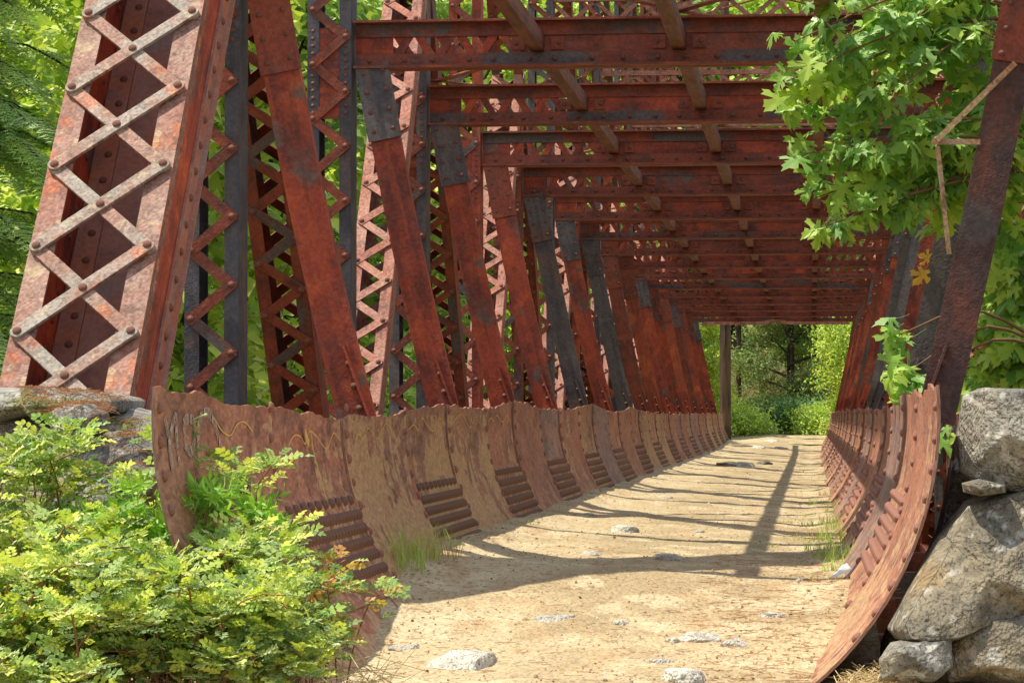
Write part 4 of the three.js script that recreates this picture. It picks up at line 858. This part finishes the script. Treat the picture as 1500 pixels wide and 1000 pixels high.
// ---------------------------------------------------------------- forest
const clumpGeo = (n, rad, L, w, seed, flat) => { const r = RNG(seed), p = [], idx = []; for (let k = 0; k < n; k++) { const o = V(rr(-1, 1, r), rr(-1, 1, r) * flat, rr(-1, 1, r)).multiplyScalar(rad), a = r() * 6.283, dir = V(Math.cos(a), rr(-1.1, 0.2, r), Math.sin(a)).normalize(), side = V(-dir.z, rr(-0.9, 0.9, r), dir.x).normalize(), s = rr(0.7, 1.3, r), q = p.length / 3;
  const n2 = dir.clone().cross(side).normalize(); if (n2.y < 0) n2.negate();
  for (const [t, e, h] of [[0, 0, 0], [0.45, 1, 0.12], [1, 0, -0.12], [0.45, -1, 0.12]]) { const v = o.clone().addScaledVector(dir, t * L * s).addScaledVector(side, e * w * s / 2).addScaledVector(n2, h * w * s); p.push(v.x, v.y, v.z); } idx.push(q, q + 1, q + 2, q, q + 2, q + 3); } return geoOf(p, idx); };
const clumpBig = clumpGeo(16, 0.34, 0.15, 0.12, 41, 0.45), clumpSmall = clumpGeo(22, 0.26, 0.075, 0.05, 42, 0.5);
const sprayGeo = (() => {                         // flat conifer spray: a rib with needles
  const p = [], idx = [], r = RNG(43); const tri = (a, b, c) => { const k = p.length / 3; for (const v of [a, b, c]) p.push(v.x, v.y, v.z); idx.push(k, k + 1, k + 2); };
  for (let k = 0; k < 13; k++) { const t = k / 12, z = t * 0.6; for (const e of [-1, 1]) { const l = 0.2 * (1 - t * 0.75) * rr(0.7, 1.2, r), o = V(0, -0.14 * t * t, z), dir = V(e, rr(-0.45, 0.0, r), 0.75).normalize(); const tip = o.clone().addScaledVector(dir, l);
    for (let j = 0; j < 3; j++) { const s = j / 3, q0 = o.clone().lerp(tip, s), q1 = o.clone().lerp(tip, s + 0.42); tri(q0.clone().add(V(0, 0, -0.012)), q1.clone().add(V(-e * 0.012, 0.006, 0.05)), q0.clone().add(V(0, 0, 0.018))); tri(q0.clone().add(V(0, 0, -0.012)), q1.clone().add(V(e * 0.02, -0.006, -0.03)), q0.clone().add(V(0, 0, 0.018))); } } }
  return geoOf(p, idx);
})();
const greens = { bright: [0xccdc4c, 0xb6d046, 0xdae65e, 0x9cc040], mid: [0xa6c84a, 0x94b842, 0xb8d24e, 0x80a83e], dark: [0x6c963e, 0x5e883a, 0x7ea848, 0x527a36], olive: [0x88a444, 0x749238, 0x9cac4c, 0x648434, 0xa89a50] };
function leafyTree(name, label, group, X, d, h, cr, n, pal, clump, seed, { low = 0.12, scale = 1, yb } = {}) {
  const r = RNG(seed), yBase = yb ?? terrainY(X, d), g = thing(name, label, 'tree', group, W(X, yBase, d)), tg = [], lobes = [];
  const H = h - yBase;                            // h: top above the eye
  const tube = (pts, r0, r1) => { const c = new THREE.CatmullRomCurve3(pts), nn = 8, gg = new THREE.TubeGeometry(c, nn, 1, 6), p = gg.attributes.position; for (let i = 0; i <= nn; i++) { const o = c.getPointAt(i / nn), rad = lerp(r0, r1, i / nn); for (let j = 0; j <= 6; j++) { const k = i * 7 + j; p.setXYZ(k, o.x + (p.getX(k) - o.x) * rad, o.y + (p.getY(k) - o.y) * rad, o.z + (p.getZ(k) - o.z) * rad); } } return gg; };
  tg.push(tube([V(0, -0.4, 0), V(rr(-0.2, 0.2, r), H * 0.4, rr(-0.2, 0.2, r)), V(rr(-0.4, 0.4, r), H * 0.93, rr(-0.4, 0.4, r))], 0.05 + H * 0.012, 0.03));
  const nl = Math.round(16 + H * 1.6);
  for (let k = 0; k < nl; k++) {
    const t = lerp(low, 0.97, (k + r() * 0.8) / nl), a = k * 2.4 + r(), w = cr * Math.sqrt(Math.max(0.08, 1 - Math.pow(Math.abs(t - 0.5) / 0.56, 2.4))) * rr(0.35, 1, r), c = V(Math.cos(a) * w, H * t, Math.sin(a) * w);
    lobes.push([c, rr(0.5, 1.05, r) * (0.6 + cr * 0.16)]); tg.push(tube([V(0, H * t * 0.8, 0), V(c.x * 0.5, H * t * 0.92, c.z * 0.5), c], 0.03 + H * 0.002, 0.008));
  }
  mk('trunk', mergeGeometries(tg), M.bark, g);
  const im = new THREE.InstancedMesh(clump, M.leaf, n), m4 = new THREE.Matrix4(), q = new THREE.Quaternion();
  for (let k = 0; k < n; k++) {
    const [c, R0] = lobes[k % lobes.length], a = r() * 6.283, el = Math.asin(rr(-0.75, 1, r)), rad = R0 * Math.pow(r(), 0.4), p = V(c.x + Math.cos(a) * Math.cos(el) * rad, c.y + Math.sin(el) * rad * 0.62, c.z + Math.sin(a) * Math.cos(el) * rad), s = rr(0.75, 1.3, r) * scale;
    q.setFromEuler(new THREE.Euler(rr(-0.45, 0.45, r), r() * 6.283, rr(-0.45, 0.45, r))); m4.compose(p, q, V(s, s, s)); im.setMatrixAt(k, m4);
    im.setColorAt(k, new THREE.Color(pal[(k * 7 + Math.floor(r() * 3)) % pal.length]).multiplyScalar(rr(0.8, 1.15, r)));
  }
  im.name = 'crown'; im.userData.kind = 'stuff'; im.castShadow = im.receiveShadow = true; g.add(im); return g;
}
function conifer(label, group, X, d, h, cr, seed, pal, { yb, dens = 1, scale = 1.5, low = 0.1 } = {}) {
  const r = RNG(seed), yBase = yb ?? terrainY(X, d), g = thing('conifer', label, 'tree', group, W(X, yBase, d)), H = h - yBase, mats = [], br = [];
  const trunk = new THREE.CylinderGeometry(0.03, 0.06 + H * 0.011, H, 8); trunk.translate(0, H / 2 - 0.3, 0);
  const whorls = Math.round(H / 0.34);
  for (let k = 0; k < whorls; k++) {
    const t = lerp(low, 0.99, k / whorls), L = cr * Math.pow(1 - t, 0.75) + 0.15, nb = 6;
    for (let b = 0; b < nb; b++) {
      const a = b * 6.283 / nb + k * 1.1 + rr(-0.3, 0.3, r), l = L * rr(0.65, 1.15, r), dir = V(Math.cos(a), 0, Math.sin(a)), y = H * t + rr(-0.15, 0.15, r), drop = 0.28 * l;
      const pt = (s) => V(dir.x * l * s, y + 0.06 * l * Math.sin(s * 3) - drop * s * s, dir.z * l * s);
      br.push(new THREE.TubeGeometry(new THREE.CatmullRomCurve3([pt(0), pt(0.5), pt(1)]), 4, 0.012, 3));
      const ns = Math.max(3, Math.round(l * 7 * dens));
      for (let s = 0; s < ns; s++) {
        const u = (s + 0.6) / ns, p = pt(u), yawA = a + (s % 2 ? 1 : -1) * rr(0.3, 1.0, r) * (1 - u * 0.6), f = V(Math.cos(yawA), -rr(0.15, 0.75, r), Math.sin(yawA)).normalize(), x = V(0, 1, 0).cross(f).normalize().applyAxisAngle(f, rr(-0.4, 0.4, r)), yv = f.clone().cross(x), sc = rr(0.7, 1.2, r) * scale * 0.62;
        mats.push(new THREE.Matrix4().makeBasis(x, yv, f).scale(V(sc, sc, sc)).setPosition(p));
      }
    }
  }
  mk('trunk', trunk, M.bark, g); mk('branches', mergeGeometries(br), M.bark, g);
  const im = new THREE.InstancedMesh(sprayGeo, M.leaf, mats.length); mats.forEach((m, i) => { im.setMatrixAt(i, m); im.setColorAt(i, new THREE.Color(pal[i % pal.length]).multiplyScalar(rr(0.8, 1.2, r))); });
  im.name = 'crown'; im.userData.kind = 'stuff'; im.castShadow = im.receiveShadow = true; g.add(im); return g;
}
conifer('dark drooping fir rising behind the latticed end post', null, -7.3, 23, 7.5, 2.0, 1501, greens.mid, { dens: 1.3 });
conifer('second dark fir standing farther behind the end post', null, -10.4, 33, 9.0, 2.6, 1502, greens.mid, {});
const LT = 'leafy green tree standing beyond the laced columns', LTG = 'leafy trees beyond the laced columns';
for (const [X, d, h, cr, n, pal, s] of [[-6.3, 25.5, 6.0, 1.1, 1300, greens.bright, 11], [-7.2, 29, 6.5, 2.1, 1500, greens.bright, 1], [-7.0, 34, 8, 2.2, 1500, greens.mid, 2], [-10.6, 41, 11, 2.8, 1700, greens.bright, 3], [-8.0, 42, 9, 2.4, 1600, greens.bright, 4], [-8.8, 51, 10, 2.5, 1600, greens.mid, 5], [-14, 53, 13, 3.2, 1700, greens.mid, 6], [-7.6, 60, 10, 2.3, 1500, greens.bright, 7], [-11, 63, 13, 3, 1600, greens.mid, 8], [-6.2, 70, 11, 2.4, 1500, greens.bright, 9], [-17.5, 64, 15, 3.4, 1600, greens.dark, 10]])
  leafyTree('leafy_tree', pal === greens.bright ? 'bright yellow-green leafy tree standing beyond the laced columns' : pal === greens.mid ? 'plain green leafy tree standing beyond the laced columns' : 'dark green leafy tree standing beyond the laced columns', LTG, X, d, h, cr, n, pal, clumpBig, 1600 + s);
for (const [X, d, h, cr, n, s] of [[4.4, 24, 6, 1.9, 1300, 1], [3.6, 33, 6, 1.6, 1200, 2], [5.2, 44, 9, 2.4, 1400, 3], [4.6, 58, 9, 2.4, 1300, 4]])
  leafyTree('leafy_tree', 'leafy green tree standing beyond the sunlit pipe wall', 'leafy trees beyond the sunlit pipe wall', X, d, h, cr, n, greens.bright, clumpBig, 1700 + s);
// where the path leaves the bridge
leafyTree('leafy_tree', 'feathery olive tree closing the view at the end of the path', null, -0.6, 74.5, 6.5, 1.9, 2400, greens.olive, clumpSmall, 1801, { yb: -0.5, low: 0.06 });
conifer('taller dark fir behind the feathery olive tree', null, 1.4, 81, 9, 2.6, 1802, greens.dark, { dens: 1.2, scale: 1.6, low: 0.02 });
leafyTree('leafy_shrub', 'bright yellow-green maple bush beside the brown trunk at the path end', null, -3.05, 67.6, 2.9, 0.75, 1800, greens.bright, clumpSmall, 1811, { yb: -0.7, low: 0.1 });
leafyTree('leafy_shrub', 'pale yellow-green bush at the far end of the sunlit wall', null, 1.25, 66.4, 2.6, 0.7, 1100, greens.bright, clumpSmall, 1812, { yb: -0.7, low: 0.1 });
leafyTree('leafy_shrub', 'dark green thicket behind the pale bush at the path end', null, 0.7, 76, 3.2, 1.5, 900, greens.mid, clumpSmall, 1813, { yb: -0.5, low: 0.02 });
leafyTree('leafy_shrub', 'low fern-green bush across the end of the path', null, -0.6, 71.5, 0.25, 1.25, 700, greens.dark, clumpSmall, 1814, { yb: -0.55, low: 0.0 });
leafyTree('leafy_shrub', 'low bright bush at the foot of the feathery olive tree', null, 0.4, 70.5, 0.1, 0.9, 800, greens.bright, clumpSmall, 1815, { yb: -0.55, low: 0.0 });
leafyTree('leafy_shrub', 'low bush at the foot of the brown trunk', null, -2.0, 69.5, 0.0, 0.8, 700, greens.bright, clumpSmall, 1816, { yb: -0.55, low: 0.0 });
{
  const t = thing('tree_trunk', 'straight bare brown trunk standing at the end of the path', 'tree', null, W(-2.08, -0.75, 66.6)), g = new THREE.CylinderGeometry(0.11, 0.145, 12, 14, 24), p = g.attributes.position;
  for (let i = 0; i < p.count; i++) { const f = 1 + 0.06 * n3(p.getX(i) * 9, p.getY(i) * 1.5, p.getZ(i) * 9, 5); p.setX(i, p.getX(i) * f); p.setZ(i, p.getZ(i) * f); } g.translate(0, 5.9, 0); g.computeVertexNormals();
  mk('trunk', g, M.bark, t);
}
{
  const t = thing('tree_trunk', 'thin grey trunk farther back beside the bare brown trunk', 'tree', null, W(-1.95, -0.4, 74)), g = new THREE.CylinderGeometry(0.05, 0.08, 9, 10, 8); g.translate(0, 4.3, 0); mk('trunk', g, M.bark, t);
}
// hillside beyond
{
  let s = 0;
  for (const [d, x0, x1, st, h] of [[84, -24, 9, 5.2, 15], [97, -31, 14, 5.6, 22], [114, -38, 20, 6.4, 30]]) for (let X = x0; X <= x1; X += st) {
    s++; const xx = X + rr(-1, 1), dd = d + rr(-3, 3);
    if (s % 4 === 0) conifer('tall fir on the wooded slope beyond the bridge', 'firs on the wooded slope', xx, dd, h + rr(0, 3), 3.2, 2000 + s, greens.dark, { scale: 2.6, dens: 0.7 });
    else leafyTree('leafy_tree', s % 3 ? 'plain green round-headed tree on the wooded slope beyond the bridge' : 'yellow-green round-headed tree on the wooded slope beyond the bridge', 'trees on the wooded slope', xx, dd, h + rr(-2, 2), 3.6, 1300, s % 3 ? greens.mid : greens.bright, clumpBig, 2000 + s, { scale: 1.6, low: 0.02 });
  }
}
console.log('forest built');
renderer.render(scene, camera);
